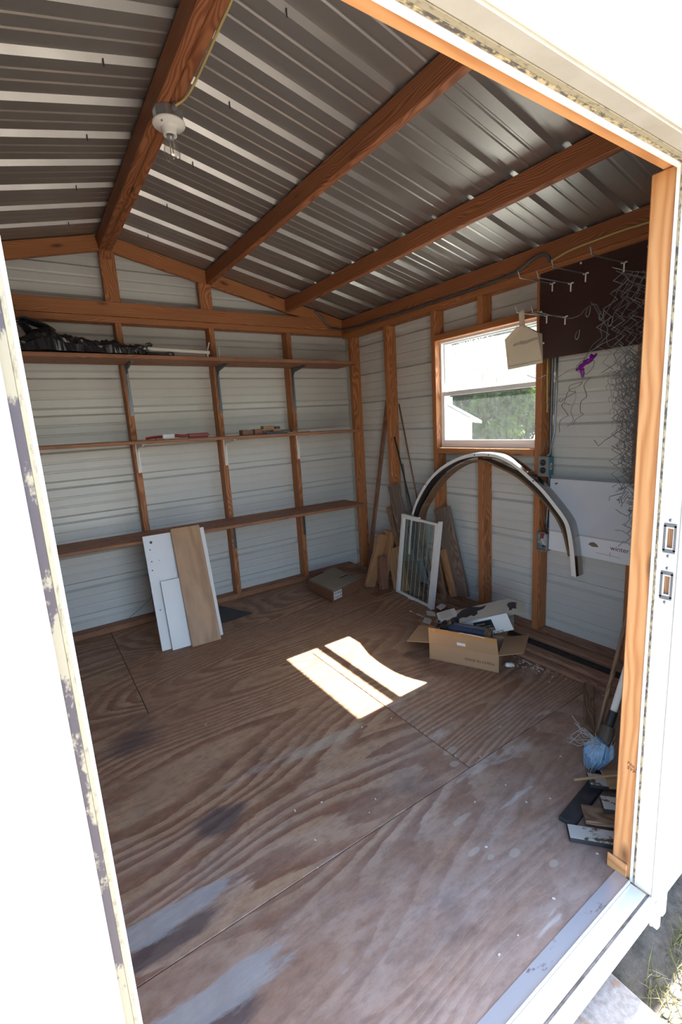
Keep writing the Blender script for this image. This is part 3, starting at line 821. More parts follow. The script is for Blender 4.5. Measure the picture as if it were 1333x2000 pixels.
tag(tube('conduit', smoothpts([(2.352, 1.514, 2.050), (2.350, 1.526, 2.079), (2.348, 1.56, 2.094), (2.350, 1.614, 2.088), (2.351, 1.706, 2.056), (2.351, 1.9, 2.043), (2.351, 2.35, 2.043), (2.351, 2.8, 2.048), (2.351, 3.25, 2.058), (2.345, 3.385, 2.072), (2.30, 3.396, 2.078), (2.24, 3.396, 2.080), (2.19, 3.396, 2.12), (2.149, 3.398, 2.165), (2.10, 3.398, 2.20)]), .0085, M['steel']),
    'grey flexible conduit along the top plate above the window', 'conduit')
tag(tube('power_cable', smoothpts([(2.354, .60, 2.060), (2.354, 1.05, 2.072), (2.354, 1.157, 2.077), (2.354, 1.293, 2.075), (2.354, 1.41, 2.069), (2.353, 1.484, 2.054), (2.353, 1.505, 2.048)]), .0050, M['yellow']),
    'yellow cable drooping across the top plate above the pegboard', 'cable')
tag(tube('conduit', [(2.398, 1.488, 1.60), (2.398, 1.489, 1.40), (2.398, 1.494, 1.2), (2.374, 1.505, 1.075), (2.360, 1.512, 1.067)], .0055, M['zinc']),
    'thin straight metal pipe dropping from the pegboard to the socket', 'conduit')
tag(tube('conduit', smoothpts([(2.425, 1.532, 1.62), (2.425, 1.533, 1.3), (2.426, 1.535, 1.05), (2.425, 1.538, .85), (2.41, 1.535, .70), (2.392, 1.525, .652)]), .0085, M['steel']),
    'dark grey conduit down the stud to the open junction box', 'conduit')
tag(tube('power_cable', [(2.400, 1.5445, 1.62), (2.400, 1.5445, 1.45), (2.405, 1.5440, 1.30)], .0045, M['yellow']),
    'short yellow cable against the stud right of the window', 'cable')

# ------------------------------------------------------------------ shelves on the back wall
def shelf(label, za, zb, th, brk, bmat, leg):
    f = lambda x: za + (zb - za) * (x - .08) / 2.17
    t = thing('wall_shelf', (1.0, 3.41, f(1.0)), label, 'shelf', 'shelves on the back wall')
    board('shelf_board', (-1.10, 3.2585, f(-1.10) - th / 2), (2.285, 3.2585, f(2.285) - th / 2), .299, th, (0, 0, 1), M['shelf'], t)
    for x in (.634, 1.246, 1.862):
        z = f(x) - th
        bm = bmesh.new()
        w = .013
        add_box(bm, (x, 3.4075, z - leg / 2), (w * 1.8, .003, leg))
        add_box(bm, (x, 3.30, z - .0025), (w * 1.8, .21, .003))
        poly(bm, [(x - .004, 3.406, z - .004), (x - .004, 3.200, z - .004), (x - .004, 3.205, z - .012), (x - .004, 3.375, z - .035), (x - .004, 3.392, z - .055), (x - .004, 3.404, z - leg + .01)], .008, (1, 0, 0))
        b = ob('shelf_bracket', bm, bmat, t, at=(x, 3.4, z - .05))
        for zz in (z - leg + .012, z - .03):
            bm = bmesh.new(); add_lathe(bm, [(.004, 0), (.0035, .002)], 8, T(x + .008 * (zz > z - .05), 3.406, zz) @ Matrix.Rotation(math.pi / 2, 4, 'X'))
            ob('screw', bm, M['zinc'], b, at=(x, 3.406, zz))
    return f
SH1 = shelf('top wooden shelf under the beam, on long grey brackets, holding a black bag', 1.792, 1.779, .024, 'steel', M['steel'], .325)
SH2 = shelf('middle wooden shelf on white brackets, holding red tools and wood blocks', 1.287, 1.250, .021, 'white', M['white'], .195)
SH3 = shelf('lowest wooden shelf with white panels leaning against its front edge', .664, .642, .021, 'steel', M['steel'], .225)

# black bin bag: crumpled long bundle
bm = bmesh.new()
prof = [(-.30, .02), (-.25, .06), (-.1, .075), (.05, .07), (.10, .085), (.16, .13), (.225, .145), (.27, .105), (.33, .09), (.37, .095), (.43, .075), (.47, .07), (.53, .083), (.58, .07), (.63, .055), (.69, .060), (.735, .062), (.752, .054), (.756, .04)]
xs_ = [i * .0125 - .30 for i in range(86)]
def pr(x):
    for (a, h0), (b, h1) in zip(prof, prof[1:]):
        if a <= x <= b: return h0 + (h1 - h0) * (x - a) / (b - a)
    return prof[-1][1]
rings = []
for x in [q for q in xs_ if q <= .757]:
    h, ring = pr(x), []
    for k in range(28):
        a = 2 * math.pi * k / 28
        c, s_ = math.cos(a), math.sin(a)
        zz = h * (.5 + .5 * s_) if s_ > -.2 else h * .08
        p = V((x, 3.225 + c * (.055 + h * .35), 0))
        n_ = noise.noise(V((x * 17, c * 2.2, s_ * 2.2))) * .016 + abs(noise.noise(V((x * 42, c * 5, s_ * 5)))) * .014
        p.y += c * n_; p.z = SH1(x) + .004 + max(0, zz + n_ * max(0, s_ + .3))
        ring.append(bm.verts.new(p))
    rings.append(ring)
for A, B in zip(rings, rings[1:]):
    for k in range(28): bm.faces.new((A[k], A[(k + 1) % 28], B[(k + 1) % 28], B[k]))
bm.faces.new(rings[0]); bm.faces.new(rings[-1])
bmesh.ops.recalc_face_normals(bm, faces=bm.faces)
bag = tag(ob('bin_bag', bm, M['bag'], None, at=(.25, 3.225, SH1(.25))), 'crumpled black plastic bin bag on the top shelf', 'bag')
bm = bmesh.new()
lp = smoothpts([(.155, 3.20, 1.86), (.125, 3.19, 1.91), (.098, 3.19, 1.957), (.108, 3.19, 1.972), (.15, 3.19, 1.956), (.20, 3.20, 1.94), (.24, 3.215, 1.915)], 5)
for A, B in zip(lp, lp[1:]): add_bar(bm, A, B + (B - A) * .2, .05, .012, (0, .3, 1))
ob('bag_neck', bm, M['bag'], bag, at=(.15, 3.2, 1.93))
bm = bmesh.new()
add_tube(bm, [(.73, 3.195, SH1(.73) + .070), (.752, 3.19, SH1(.75) + .078), (.764, 3.19, SH1(.76) + .066)], .010, 8)
ob('bag_knot', bm, M['bag'], bag, at=(.75, 3.19, 1.86))
rod = thing('metal_rail', (.95, 3.165, 1.80), 'white metal rail with an upturned end on the top shelf', 'rail')
board('bar', (.70, 3.165, 1.832), (1.118, 3.165, 1.819), .022, .020, (0, 0, 1), M['paper'], rod, .002)
bx('foot_plate', 1.075, 1.148, 3.145, 3.19, SH1(1.1), SH1(1.1) + .004, M['paper'], rod, .001)
bx('foot_post', 1.095, 1.106, 3.150, 3.18, SH1(1.1) + .004, 1.812, M['paper'], rod, .001)
board('end_arm', (1.103, 3.165, 1.825), (1.122, 3.165, 1.884), .016, .005, (1, 0, 0), M['paper'], rod, .001)
dk = thing('socket_bar', (.82, 3.15, 1.80), 'small dark metal bar below the white rail on the top shelf', 'tool')
tube('bar', [(.72, 3.145, SH1(.8) + .0125), (.88, 3.145, SH1(.88) + .012)], .0115, M['darkgrey'], dk)
tube('end_knob', [(.845, 3.145, SH1(.86) + .0145), (.868, 3.145, SH1(.86) + .0145)], .0135, M['steel'], dk)
tag(tube('white_stick', [(1.185, 3.16, SH1(1.18) + .003), (1.187, 3.165, SH1(1.18) + .075)], .0032, M['white']), 'short thin white stick standing on the top shelf', 'stick')

# tools and wood scraps on the middle shelf
t = thing('pliers', (.76, 3.17, SH2(.76)), 'red handled metal pliers on the middle shelf', 'tool')
z = SH2(.76) + .0015
bm = bmesh.new(); add_tube(bm, smoothpts([(.648, 3.16, z + .011), (.69, 3.165, z + .016), (.75, 3.175, z + .018)]), .009, 8, rs=None)
ob('handle', bm, M['red'], t, at=(.7, 3.165, z), smooth=True)
bm = bmesh.new(); add_tube(bm, smoothpts([(.905, 3.15, z + .014), (.87, 3.16, z + .014), (.83, 3.172, z + .020)]), .010, 8)
ob('handle', bm, M['red'], t, at=(.87, 3.16, z), smooth=True)
bm = bmesh.new(); add_box(bm, (.79, 3.175, z + .017), (.085, .03, .026)); bmesh.ops.bevel(bm, geom=bm.edges[:], offset=.008, segments=2, affect='EDGES')
ob('jaws', bm, M['zinc'], t, at=(.79, 3.175, z))
bm = bmesh.new(); add_box(bm, (.985, 3.19, SH2(.985) + .017), (.145, .05, .032)); bmesh.ops.bevel(bm, geom=bm.edges[:], offset=.009, segments=3, affect='EDGES')
tag(ob('plastic_handle', bm, M['redwash'], None, at=(.985, 3.19, SH2(.985)), smooth=False), 'faded red plastic grip on the middle shelf beside the pliers', 'handle')
ch = bx('bark_chip', .695, .748, 3.100, 3.150, SH2(.72) + .0005, SH2(.72) + .006, M['oldwood'], None, .002)
tag(ch, 'thin dark bark chip at the front edge of the middle shelf', 'wood chip')
BLK = [(1.285, 1.325, .036, 'oldwood', 3.17, 'small dark block, first at the left end of the scrap row'),
       (1.332, 1.385, .034, 'oldwood', 3.20, 'dark square block behind the pale one on the middle shelf'),
       (1.386, 1.452, .038, 'redwood', 3.19, 'reddish block beside the pile on the middle shelf'),
       (1.455, 1.520, .030, 'oldwood', 3.20, 'dark block under the tan one on the middle shelf'),
       (1.522, 1.590, .030, 'orangebox', 3.17, 'orange brown block in the scrap pile on the middle shelf'),
       (1.593, 1.675, .026, 'greywood', 3.19, 'grey block near the right end of the scrap pile'),
       (1.684, 1.735, .022, 'redwood', 3.18, 'short reddish block by the third bracket stud')]
for x0, x1, h, m, y, lab in BLK:
    zz = SH2((x0 + x1) / 2) + .0015
    o = board('wood_block', (x0, y, zz + h / 2), (x1, y + .008, zz + h / 2), .05, h, (0, 0, 1), M[m])
    tag(o, lab, 'wood block', 'wood scraps on the middle shelf')
zz = SH2(1.5) + .034
tag(board('wood_block', (1.462, 3.20, zz + .014), (1.548, 3.20, zz + .013), .055, .024, (0, 0, 1), M['scrap']), 'tan block, topmost of the scrap pile on the middle shelf', 'wood block', 'wood scraps on the middle shelf')
tag(board('wood_block', (1.552, 3.20, zz + .010), (1.60, 3.21, zz + .009), .045, .018, (0, 0, 1), M['bluefoil']), 'dark blue grey piece on top of the orange block', 'wood block', 'wood scraps on the middle shelf')
tag(board('flat_file', (1.45, 3.122, SH2(1.53) + .009), (1.60, 3.122, SH2(1.53) + .009), .016, .016, (0, 0, 1), M['bluefoil']), 'dark blue bar lying in front of the scrap blocks', 'bar')
tag(board('wood_strip', (1.62, 3.130, SH2(1.72) + .006), (1.82, 3.135, SH2(1.72) + .005), .03, .007, (0, 0, 1), M['scrap']), 'thin pale strip at the right of the scrap pile on the middle shelf', 'wood strip')

# ------------------------------------------------------------------ panels leaning on the lowest shelf
def lean(name, bl, br, tl, th, mat, label, cat, parts=None):
    """board standing on the edge bl-br, its left edge running up to tl; returns object and local frame"""
    u = (V(br) - V(bl)); w = u.length; u.normalize()
    v = V(tl) - V(bl); h = v.length; v = (v - u * v.dot(u)).normalized()
    c = V(bl) + u * w / 2 + v * h / 2
    n = v.cross(u).normalized()          # away from the viewer side
    if n.y < 0: n = -n
    c += n * th / 2
    Mx = Matrix(((v.x, -u.x, n.x, c.x), (v.y, -u.y, n.y, c.y), (v.z, -u.z, n.z, c.z), (0, 0, 0, 1)))
    if Mx.to_3x3().determinant() < 0:
        Mx = Matrix(((v.x, u.x, n.x, c.x), (v.y, u.y, n.y, c.y), (v.z, u.z, n.z, c.z), (0, 0, 0, 1)))
    o = tag(ob(name, boxbm(h, w, th, .0015), mat, None, M4=Mx), label, cat)
    return o, (lambda a, b, d=0.0: V(bl) + u * a + v * b - n * d)
wp, fr = lean('laminate_board', (.515, 2.878, .0), (.896, 2.852, .0), (.515, 3.082, .690), .016, M['whiteboard'], 'tall white panel with drilled holes, leaning on the lowest shelf', 'panel')
for a, b, r in ((.045, .675, .0085), (.345, .665, .0085), (.032, .63, .004), (.03, .555, .004), (.075, .555, .0025), (.025, .50, .004), (.33, .535, .004), (.305, .54, .003), (.03, .25, .004), (.345, .27, .004)):
    p = fr(a, b, .0006); nrm = (fr(0, 0, 1) - fr(0, 0, 0)).normalized()
    bm = bmesh.new(); add_lathe(bm, [(r, 0), (r, .0008)], 12, T(p) @ nrm.to_track_quat('Z', 'Y').to_matrix().to_4x4())
    ob('drill_hole', bm, M['black'], wp, at=p)
lean('laminate_board', (.570, 2.846, .0), (.722, 2.836, .0), (.560, 2.972, .412), .012, M['whiteboard'], 'short white panel standing in front of the tall white panel', 'panel')
lean('wood_plank', (.735, 2.846, .0), (.873, 2.837, .0), (.718, 2.948, .315), .012, M['laminate_brown'], 'short brown plank half hidden behind the long brown plank', 'plank')
lean('wood_plank', (.680, 2.808, .0), (.862, 2.796, .0), (.638, 3.055, .712), .012, M['laminate_brown'], 'long brown plank leaning over the white panels', 'plank')
bm = bmesh.new(); poly(bm, [(.90, 3.35, .001), (1.052, 3.355, .001), (1.188, 3.049, .001), (.965, 3.027, .001), (.89, 3.1, .001)], .003, (0, 0, 1))
tag(ob('rubber_mat', bm, M['darkgrey'], None, at=(1.05, 3.2, .001)), 'dark grey flat sheet lying on the floor by the back wall', 'mat')
tag(tube('bent_wire', smoothpts([(.39, 3.40, .046), (.44, 3.42, .075), (.50, 3.44, .10), (.55, 3.45, .13), (.60, 3.46, .17), (.612, 3.462, .30)]), .0016, M['wire_rust']), 'thin bent wire sticking up from the back wall bottom plate', 'wire')

# ------------------------------------------------------------------ small brown carton in the corner
cb = thing('cardboard_box', (1.88, 3.0, 0), 'shallow old brown carton in the back corner with a white label', 'box')
A_, B_, D_ = V((1.735, 2.822, 0)), V((2.040, 2.894, 0)), V((1.735, 3.190, 0))
u_, v_ = (B_ - A_), (D_ - A_); C_ = B_ + v_
def wall_q(bm, p, q, h, th=.004):
    poly(bm, [p, q, q + V((0, 0, h)), p + V((0, 0, h))], th, V((0, 0, 1)).cross(q - p))
bm = bmesh.new()
for p, q in ((A_, B_), (B_, C_), (C_, D_), (D_, A_)): wall_q(bm, p, q, .088)
poly(bm, [A_, B_, C_, D_], .003, (0, 0, 1))
ob('carton_body', bm, M['card_dark'], cb, at=(1.88, 3.0, 0))
for k, (a0, a1, b0, b1, z, dz) in enumerate(((-.02, .56, -.03, .93, .090, .008), (.575, 1.0, .42, 1.02, .094, .004), (.575, .98, .0, .40, .090, .002), (-.01, .60, -.05, .9, .1, .009))):
    P = [A_ + u_ * a + v_ * b + V((0, 0, z + dz * a)) for a, b in ((a0, b0), (a1, b0), (a1, b1), (a0, b1))]
    bm = bmesh.new(); poly(bm, P, .004, (0, 0, 1)); ob('flap', bm, M['card_grey'], cb, at=P[0])
un = u_.normalized(); nn = V((un.y, -un.x, 0))
lm = face_M(A_ + u_ * .18 + V((0, 0, .047)) + nn * .0015, u_, (0, 0, 1))
lb = ob('label', boxbm(.088, .064, .0012), M['paper'], cb, M4=lm)
text('The Mirage', .0165, M['ink'], lm @ T(0, .014, .001), lb)
text('Honors 30', .0165, M['ink'], lm @ T(.002, -.016, .001), lb)

# ------------------------------------------------------------------ leaning timber in the corner
def plank(name, p0, p1, w, h, up, mat, label, cat='board'):
    return tag(board(name, p0, p1, w, h, up, mat), label, cat)
plank('wooden_lath', (2.285, 3.115, .012), (2.408, 2.905, 1.455), .042, .014, (-1, 0, 0), M['redwood'], 'tall thin reddish lath leaning in the back right corner', 'lath')
plank('timber_offcut', (2.135, 2.895, .004), (2.268, 2.868, .418), .038, .085, (-1, 0, .3), M['scrap'], 'short upright timber offcut nearest the brown carton')
plank('timber_offcut', (2.235, 2.872, .004), (2.335, 2.862, .436), .115, .036, (-1, 0, .2), M['scrap'], 'wider timber offcut leaning behind the nearest one in the corner')
plank('timber_offcut', (2.178, 2.765, .004), (2.232, 2.838, .248), .038, .07, (-1, 0, .2), M['redwood'], 'shortest timber offcut standing between its neighbours and the plywood')
plank('plywood_scrap', (2.252, 2.628, .004), (2.305, 2.758, .325), .19, .012, (-1, 0, .2), M['plyscrap'], 'tan plywood scrap standing beside the white refrigerator shelf')
plank('weathered_plank', (2.258, 2.47, .006), (2.347, 2.806, .815), .115, .018, (-1, 0, .2), M['greywood'], 'dark weathered plank leaning on the second stud, nail near its top')
plank('weathered_plank', (2.275, 2.56, .006), (2.340, 2.87, .63), .045, .014, (-1, 0, .2), M['oldwood'], 'narrow brown strip leaning under the dark weathered plank', 'strip')
tag(tube('metal_rod', [(2.262, 2.30, .006), (2.352, 2.772, 1.180)], .0062, plain('dark_green_rod', (.025, .035, .03), .5)), 'dark green rod leaning on the second stud', 'rod')
tag(tube('wooden_rod', [(2.300, 2.31, .006), (2.432, 2.800, 1.425)], .0058, M['oldwood']), 'thin brown rod leaning on the wall right of the second stud', 'rod')
tag(tube('wooden_rod', [(2.30, 2.50, .006), (2.36, 2.70, .98)], .0065, M['greywood']), 'pale stick leaning between the weathered plank and dark green rod', 'rod')
plank('floor_offcut', (2.02, 2.70, .007), (2.19, 2.72, .007), .10, .012, (0, 0, 1), M['redwood'], 'small flat board lying on the floor before the corner timber')
plank('grey_plank', (2.338, 2.115, .088), (2.347, 2.292, .690), .147, .022, (-1, 0, 0), M['greywood'], 'wide grey plank leaning under the window behind the refrigerator shelf')
plank('wood_strip', (2.305, 2.150, .088), (2.322, 2.268, .400), .055, .022, (-1, 0, 0), M['scrap'], 'reddish short strip leaning on the wide grey plank', 'strip')
plank('wood_strip', (2.268, 2.205, .042), (2.292, 2.305, .385), .050, .018, (-1, 0, 0), M['oldwood'], 'darker short strip between the white frame and grey plank', 'strip')

# ------------------------------------------------------------------ refrigerator shelf
fs = thing('refrigerator_shelf', (2.218, 2.456, 0), 'white framed glass refrigerator shelf leaning under the window', 'shelf')
fu, fv = V((-.04, -.42, 0)).normalized(), V((.040, -.078, .606))
fv = (fv - fu * fv.dot(fu) * .35).normalized(); fn = fu.cross(fv).normalized()
if fn.x > 0: fn = -fn
FO = V((2.228, 2.668, .004))
def F(a, b, c=0): return FO + fu * a + fv * b + fn * c
def fbar(bm, a0, b0, a1, b1, w, h): add_bar(bm, F(a0, b0), F(a1, b1), w, h, fn)
bm = bmesh.new(); fbar(bm, .012, .0, .012, .61, .028, .018); fbar(bm, .030, .01, .030, .60, .010, .012)
ob('side_rail', bm, M['white'], fs, at=F(.012, .3))
bm = bmesh.new(); fbar(bm, .405, -.005, .405, .60, .040, .020); fbar(bm, .425, -.01, .425, .625, .012, .030)
ob('side_rail', bm, M['white'], fs, at=F(.405, .3))
bm = bmesh.new(); fbar(bm, .0, .603, .20, .603, .030, .026); fbar(bm, .18, .600, .42, .600, .016, .018)
ob('top_rail', bm, M['white'], fs, at=F(.2, .6))
bm = bmesh.new(); fbar(bm, .0, .008, .42, .008, .016, .016); fbar(bm, .155, -.002, .215, -.002, .02, .022)
ob('bottom_rail', bm, M['white'], fs, at=F(.2, 0))
bm = bmesh.new(); add_bar(bm, F(.032, .305), F(.388, .305), .585, .003, fn)
ob('glass_plate', bm, M['glass_clear'], fs, at=F(.2, .3))
for a in (.07, .12, .17, .22, .27, .32, .365):
    bm = bmesh.new(); add_tube(bm, [F(a, .014, .004), F(a, .59, .004)], .0007, 5)
    ob('wire', bm, M['white'], fs, at=F(a, .3))

# ------------------------------------------------------------------ bent arch (metal trim on a wooden strip)
OUT = [(2.60, .02), (2.590, .25), (2.565, .46), (2.531, .622), (2.467, .748), (2.369, .871), (2.252, .968), (2.118, 1.036), (1.996, 1.072), (1.872, 1.083), (1.767, 1.072), (1.668, 1.033), (1.578, .973), (1.487, .903), (1.402, .817), (1.345, .751), (1.320, .695), (1.299, .590), (1.282, .452)]
INN = [(2.47, .30), (2.465, .50), (2.445, .633), (2.379, .736), (2.272, .858), (2.148, .955), (2.022, 1.012), (1.896, 1.032), (1.79, 1.004), (1.67, .960), (1.577, .905), (1.496, .839), (1.430, .775), (1.395, .73), (1.360, .66), (1.330, .552)]
def sweep(path, sect):
    """sect(t)->[(radial, depth)], path in the (Y,Z) plane; depth runs along +X"""
    P = smoothpts([(0, y, z) for y, z in path], 5); bm = bmesh.new(); rings = []
    for i, p in enumerate(P):
        tg = (P[min(i + 1, len(P) - 1)] - P[max(0, i - 1)]).normalized()
        n_ = V((0, tg.z, -tg.y))
        if n_.dot(p - V((0, 1.9, .45))) < 0: n_ = -n_
        x0 = 2.284
        rings.append([bm.verts.new(p + n_ * a + V((x0 + b, 0, 0))) for a, b in sect(i / (len(P) - 1))])
    m = len(rings[0])
    for A, B in zip(rings, rings[1:]):
        for k in range(m): bm.faces.new((A[k], A[(k + 1) % m], B[(k + 1) % m], B[k]))
    bm.faces.new(rings[0][::-1]); bm.faces.new(rings[-1])
    bmesh.ops.recalc_face_normals(bm, faces=bm.faces)
    return bm
ar = thing('bent_trim_arch', (2.27, 2.6, 0), 'bent metal and wood arch leaning on the wall below the window', 'trim')
ob('metal_channel', sweep(OUT, lambda t: [(-.004, .0015), (-.001, .0015), (.004, .02), (.004, .05), (.000, .070), (-.004, .070), (.0, .05), (.0, .02)]), M['chrome'], ar, at=(2.3, 1.9, .8), smooth=False)
ob('white_edge', sweep(OUT, lambda t: [(-.019 - .012 * max(0, t - .75) * 2, -.001), (.0, -.001), (.0, .0012), (-.019 - .012 * max(0, t - .75) * 2, .0012)]), M['white'], ar, at=(2.3, 1.9, .8))
ob('inner_lip', sweep([(y + (1.9 - y) * .035, z - .02 * min(1, max(0, (z - .3) * 2))) for y, z in OUT], lambda t: [(-.004, .004), (.0, .004), (.0, .06), (-.004, .06)]), M['rubber'], ar, at=(2.3, 1.9, .8))
ob('wooden_strip', sweep(INN, lambda t: [(-.001, .001), (.010, .001), (.010, .068), (-.001, .068)]), M['oldwood'], ar, at=(2.3, 1.9, .8))
for (y, z) in ((1.945, 1.070), (1.84, 1.072), (2.375, .853), (1.54, .938)):
    bm = bmesh.new(); add_lathe(bm, [(.0042, 0), (.0035, .002)], 8, T(2.2828, y, z) @ Matrix.Rotation(-math.pi / 2, 4, 'Y'))
    ob('screw', bm, M['ink'], ar, at=(2.3, y, z))

# ------------------------------------------------------------------ open carton with a power tool box in it
A_, B_, C_ = V((1.687, 1.762, 0)), V((1.850, 1.428, 0)), V((2.050, 1.537, 0))
D_ = A_ + (C_ - B_)
oc = thing('cardboard_box', (1.87, 1.65, 0), 'open brown shipping carton on the floor, filled with a tool box', 'box')
HB = .098
bm = bmesh.new()
for p, q in ((A_, B_), (B_, C_), (C_, D_), (D_, A_)): wall_q(bm, p, q, HB)
poly(bm, [A_, B_, C_, D_], .003, (0, 0, 1))
ob('carton_body', bm, M['card'], oc, at=(1.87, 1.65, 0))
d_ = (B_ - A_).normalized(); nf = V((d_.y, -d_.x, 0));  nf = nf if nf.dot(A_ - D_) > 0 else -nf
up = V((0, 0, 1))
def flap(p, q, out, rise, inset=.006, mat='card'):
    p, q = p + up * HB, q + up * HB; e = (q - p).normalized() * inset
    P = [p, q, q - e + out + up * rise, p + e + out + up * rise]
    bm = bmesh.new(); poly(bm, P, .0035, (q - p).cross(out + up * rise)); return ob('flap', bm, M[mat], oc, at=p)
ff = flap(A_, B_, nf * .022, .100)
flap(D_, A_, -d_ * .135, -.02)
flap(B_, C_, d_ * .118 + (C_ - B_).normalized() * .03, .022)
flap(C_, D_, -nf * .12, -.015)
fM = face_M(A_ + (B_ - A_) * .5 + up * (HB + .050) + nf * .0155, d_, up * .1 + nf * .022)
ob('tape', boxbm((B_ - A_).length - .016, .020, .0008), M['tape'], ff, M4=fM @ T(0, .038, .0))
st = ob('sticker', boxbm(.045, .018, .001), M['white'], ff, M4=fM @ T(-.005, -.022, .0005))
bm = bmesh.new(); add_tube(bm, smoothpts([fM @ V((-.01, .052, .002)), fM @ V((.005, .058, .006)), fM @ V((.02, .053, .002)), fM @ V((.06, .052, .001)), fM @ V((.12, .047, .001))]), .0014, 5)
ob('string', bm, M['white'], ff, at=fM.translation)
text('MADE IN CHINA', .021, M['inkbrown'], face_M(A_ + (B_ - A_) * .74 + up * .042 + nf * .0012, d_, up), oc)
# tool box lying on its side inside
def rot3(y, p, r):
    return Matrix.Rotation(y, 3, 'Z') @ Matrix.Rotation(-p, 3, 'Y') @ Matrix.Rotation(r, 3, 'X')
RA = rot3(-1.005, .349, .191)
O_ = V((2.213, 1.654, .243)).lerp(V((0, 0, 1.32)), .055); uu, vv, ww = RA.col[0], -RA.col[1], -RA.col[2]
LB, WB, HBx = .322, .141, .110
tb = thing('tool_carton', O_ - uu * .17 + vv * .07 + ww * HBx, 'beige and white power tool carton, open at one end, inside the shipping carton', 'carton')
def tp(a, b, c): return O_ - uu * a + vv * b + ww * c
bm = bmesh.new()
poly(bm, [tp(0, 0, 0), tp(LB, 0, 0), tp(LB, WB, 0), tp(0, WB, 0)], .003, ww)
poly(bm, [tp(0, 0, 0), tp(LB, 0, 0), tp(LB, 0, HBx), tp(0, 0, HBx)], .003, vv)
poly(bm, [tp(0, 0, HBx), tp(LB, 0, HBx), tp(LB, WB, HBx), tp(0, WB, HBx)], .003, -ww)
poly(bm, [tp(LB, 0, 0), tp(LB, WB, 0), tp(LB, WB, HBx), tp(LB, 0, HBx)], .003, uu)
ob('carton_body', bm, M['beige'], tb, at=tp(.17, .07, .06))
bm = bmesh.new(); poly(bm, [tp(0, WB, 0), tp(LB, WB, 0), tp(LB, WB, HBx), tp(0, WB, HBx)], .003, -vv)
wf = ob('white_side', bm, M['paperwhite'], tb, at=tp(.17, WB, .06))
bm = bmesh.new(); poly(bm, [tp(0, 0, 0), tp(0, WB, 0), tp(-.085, WB - .012, .045), tp(-.085, .012, .045)], .003, -ww)
fl = ob('end_flap', bm, M['beige'], tb, at=tp(0, .07, 0))
# printed picture of the tool (silhouette) on the lid and on the flap
def sil(bm, base, sx, sy, sc, n):
    pts = [(0, .2), (.15, .42), (.45, .5), (.8, .34), (1.0, .38), (.92, .2), (.7, .14), (.74, -.02), (.62, -.12), (.5, -.02), (.38, -.1), (.2, -.04), (.05, -.14), (.0, 0)]
    poly(bm, [base + sx * a * sc + sy * b * sc for a, b in pts], .0007, n)
bm = bmesh.new(); sil(bm, tp(.285, .085, -.0006), uu, -vv, .17, -ww); ob('printed_tool', bm, M['darkgrey'], tb, at=tp(.2, .07, 0))
fd = (tp(-.085, WB - .012, .045) - tp(0, WB, 0)).normalized()
bm = bmesh.new(); sil(bm, tp(0, .035, 0) + fd * .045 - ww * .0035, vv, -fd, .085, -ww); ob('printed_tool', bm, M['darkgrey'], fl, at=tp(-.04, .07, .02))
bm = bmesh.new()
poly(bm, [tp(.19, WB, .018), tp(.09, WB, .018), tp(.09, WB, .088), tp(.19, WB, .088)], .0008, vv)
pic = ob('printed_photo', bm, M['ink'], wf, at=tp(.14, WB, .05))
bm = bmesh.new()
for a0, a1, c0, c1 in ((.18, .13, .03, .042), (.15, .10, .05, .058), (.185, .14, .070, .080), (.12, .095, .065, .083)):
    poly(bm, [tp(a0, WB, c0), tp(a1, WB, c0 + .004), tp(a1, WB, c1), tp(a0, WB, c1)], .0012, vv)
_o = ob('printed_detail', bm, M['card_grey'], pic, at=tp(.14, WB, .05)); _o['kind'] = 'stuff'
text('BLACK&DECKER', .021, M['ink'], face_M(tp(.125, WB, .102) + vv * .0008, -uu, -(-ww)), wf, sx=.95)
# flexible tool and loose parts in front
tl = thing('hand_vacuum', (1.83, 1.63, .1), 'dark cylindrical tool lying in the open shipping carton', 'tool')
p0, p1 = V((1.768, 1.685, .186)), V((1.850, 1.512, .184))
bm = bmesh.new(); add_tube(bm, [p0, p0.lerp(p1, .12), p0.lerp(p1, .13), p1], .03, 18, rs=[.022, .024, .034, .036]); ob('barrel', bm, M['bluefoil'], tl, at=p0)
bm = bmesh.new()
for k in range(4):
    q = p1 + (p1 - p0).normalized() * (.002 + .008 * k)
    add_tube(bm, [q, q + (p1 - p0).normalized() * .005], .036 - .002 * k, 18)
ob('ribbed_end', bm, M['oldwood'], tl, at=p1)
bm = bmesh.new(); add_tube(bm, [(1.750, 1.735, .180), (1.772, 1.682, .186)], .015, 12); ob('nozzle', bm, M['black'], tl, at=(1.76, 1.71, .18))
for i, (x, y, z_, r, h) in enumerate(((1.750, 1.765, .175, .013, .035), (1.778, 1.745, .182, .012, .03), (1.800, 1.690, .212, .019, .028))):
    bm = bmesh.new(); add_lathe(bm, [(r, 0), (r * 1.08, h * .3), (r * 1.08, h), (r * .5, h), (r * .5, h * .6)], 16, T(x, y, z_) @ Matrix.Rotation(.5 + i * .3, 4, 'X'))
    tag(ob('black_cap', bm, M['black'], None, at=(x, y, z_)), ('small black cap at the left end of the shipping carton', 'small black cap touching the dark tool nozzle', 'larger black round cap on top of the dark tool')[i], 'cap', 'black plastic caps in the carton')
bk = board('booklet', (1.845, 1.85, .165), (1.93, 1.785, .195), .095, .012, (.5, -.5, 1), M['paper'])
tag(bk, 'aged white instruction booklet at the back of the shipping carton', 'booklet')
bm = bmesh.new()
for k in range(6):
    poly(bm, [W[bk] @ V((-.04, .035 - k * .012, .0062)), W[bk] @ V((.03, .035 - k * .012, .0062)), W[bk] @ V((.03, .0325 - k * .012, .0062)), W[bk] @ V((-.04, .0325 - k * .012, .0062))], .0004, (0, 0, 1))
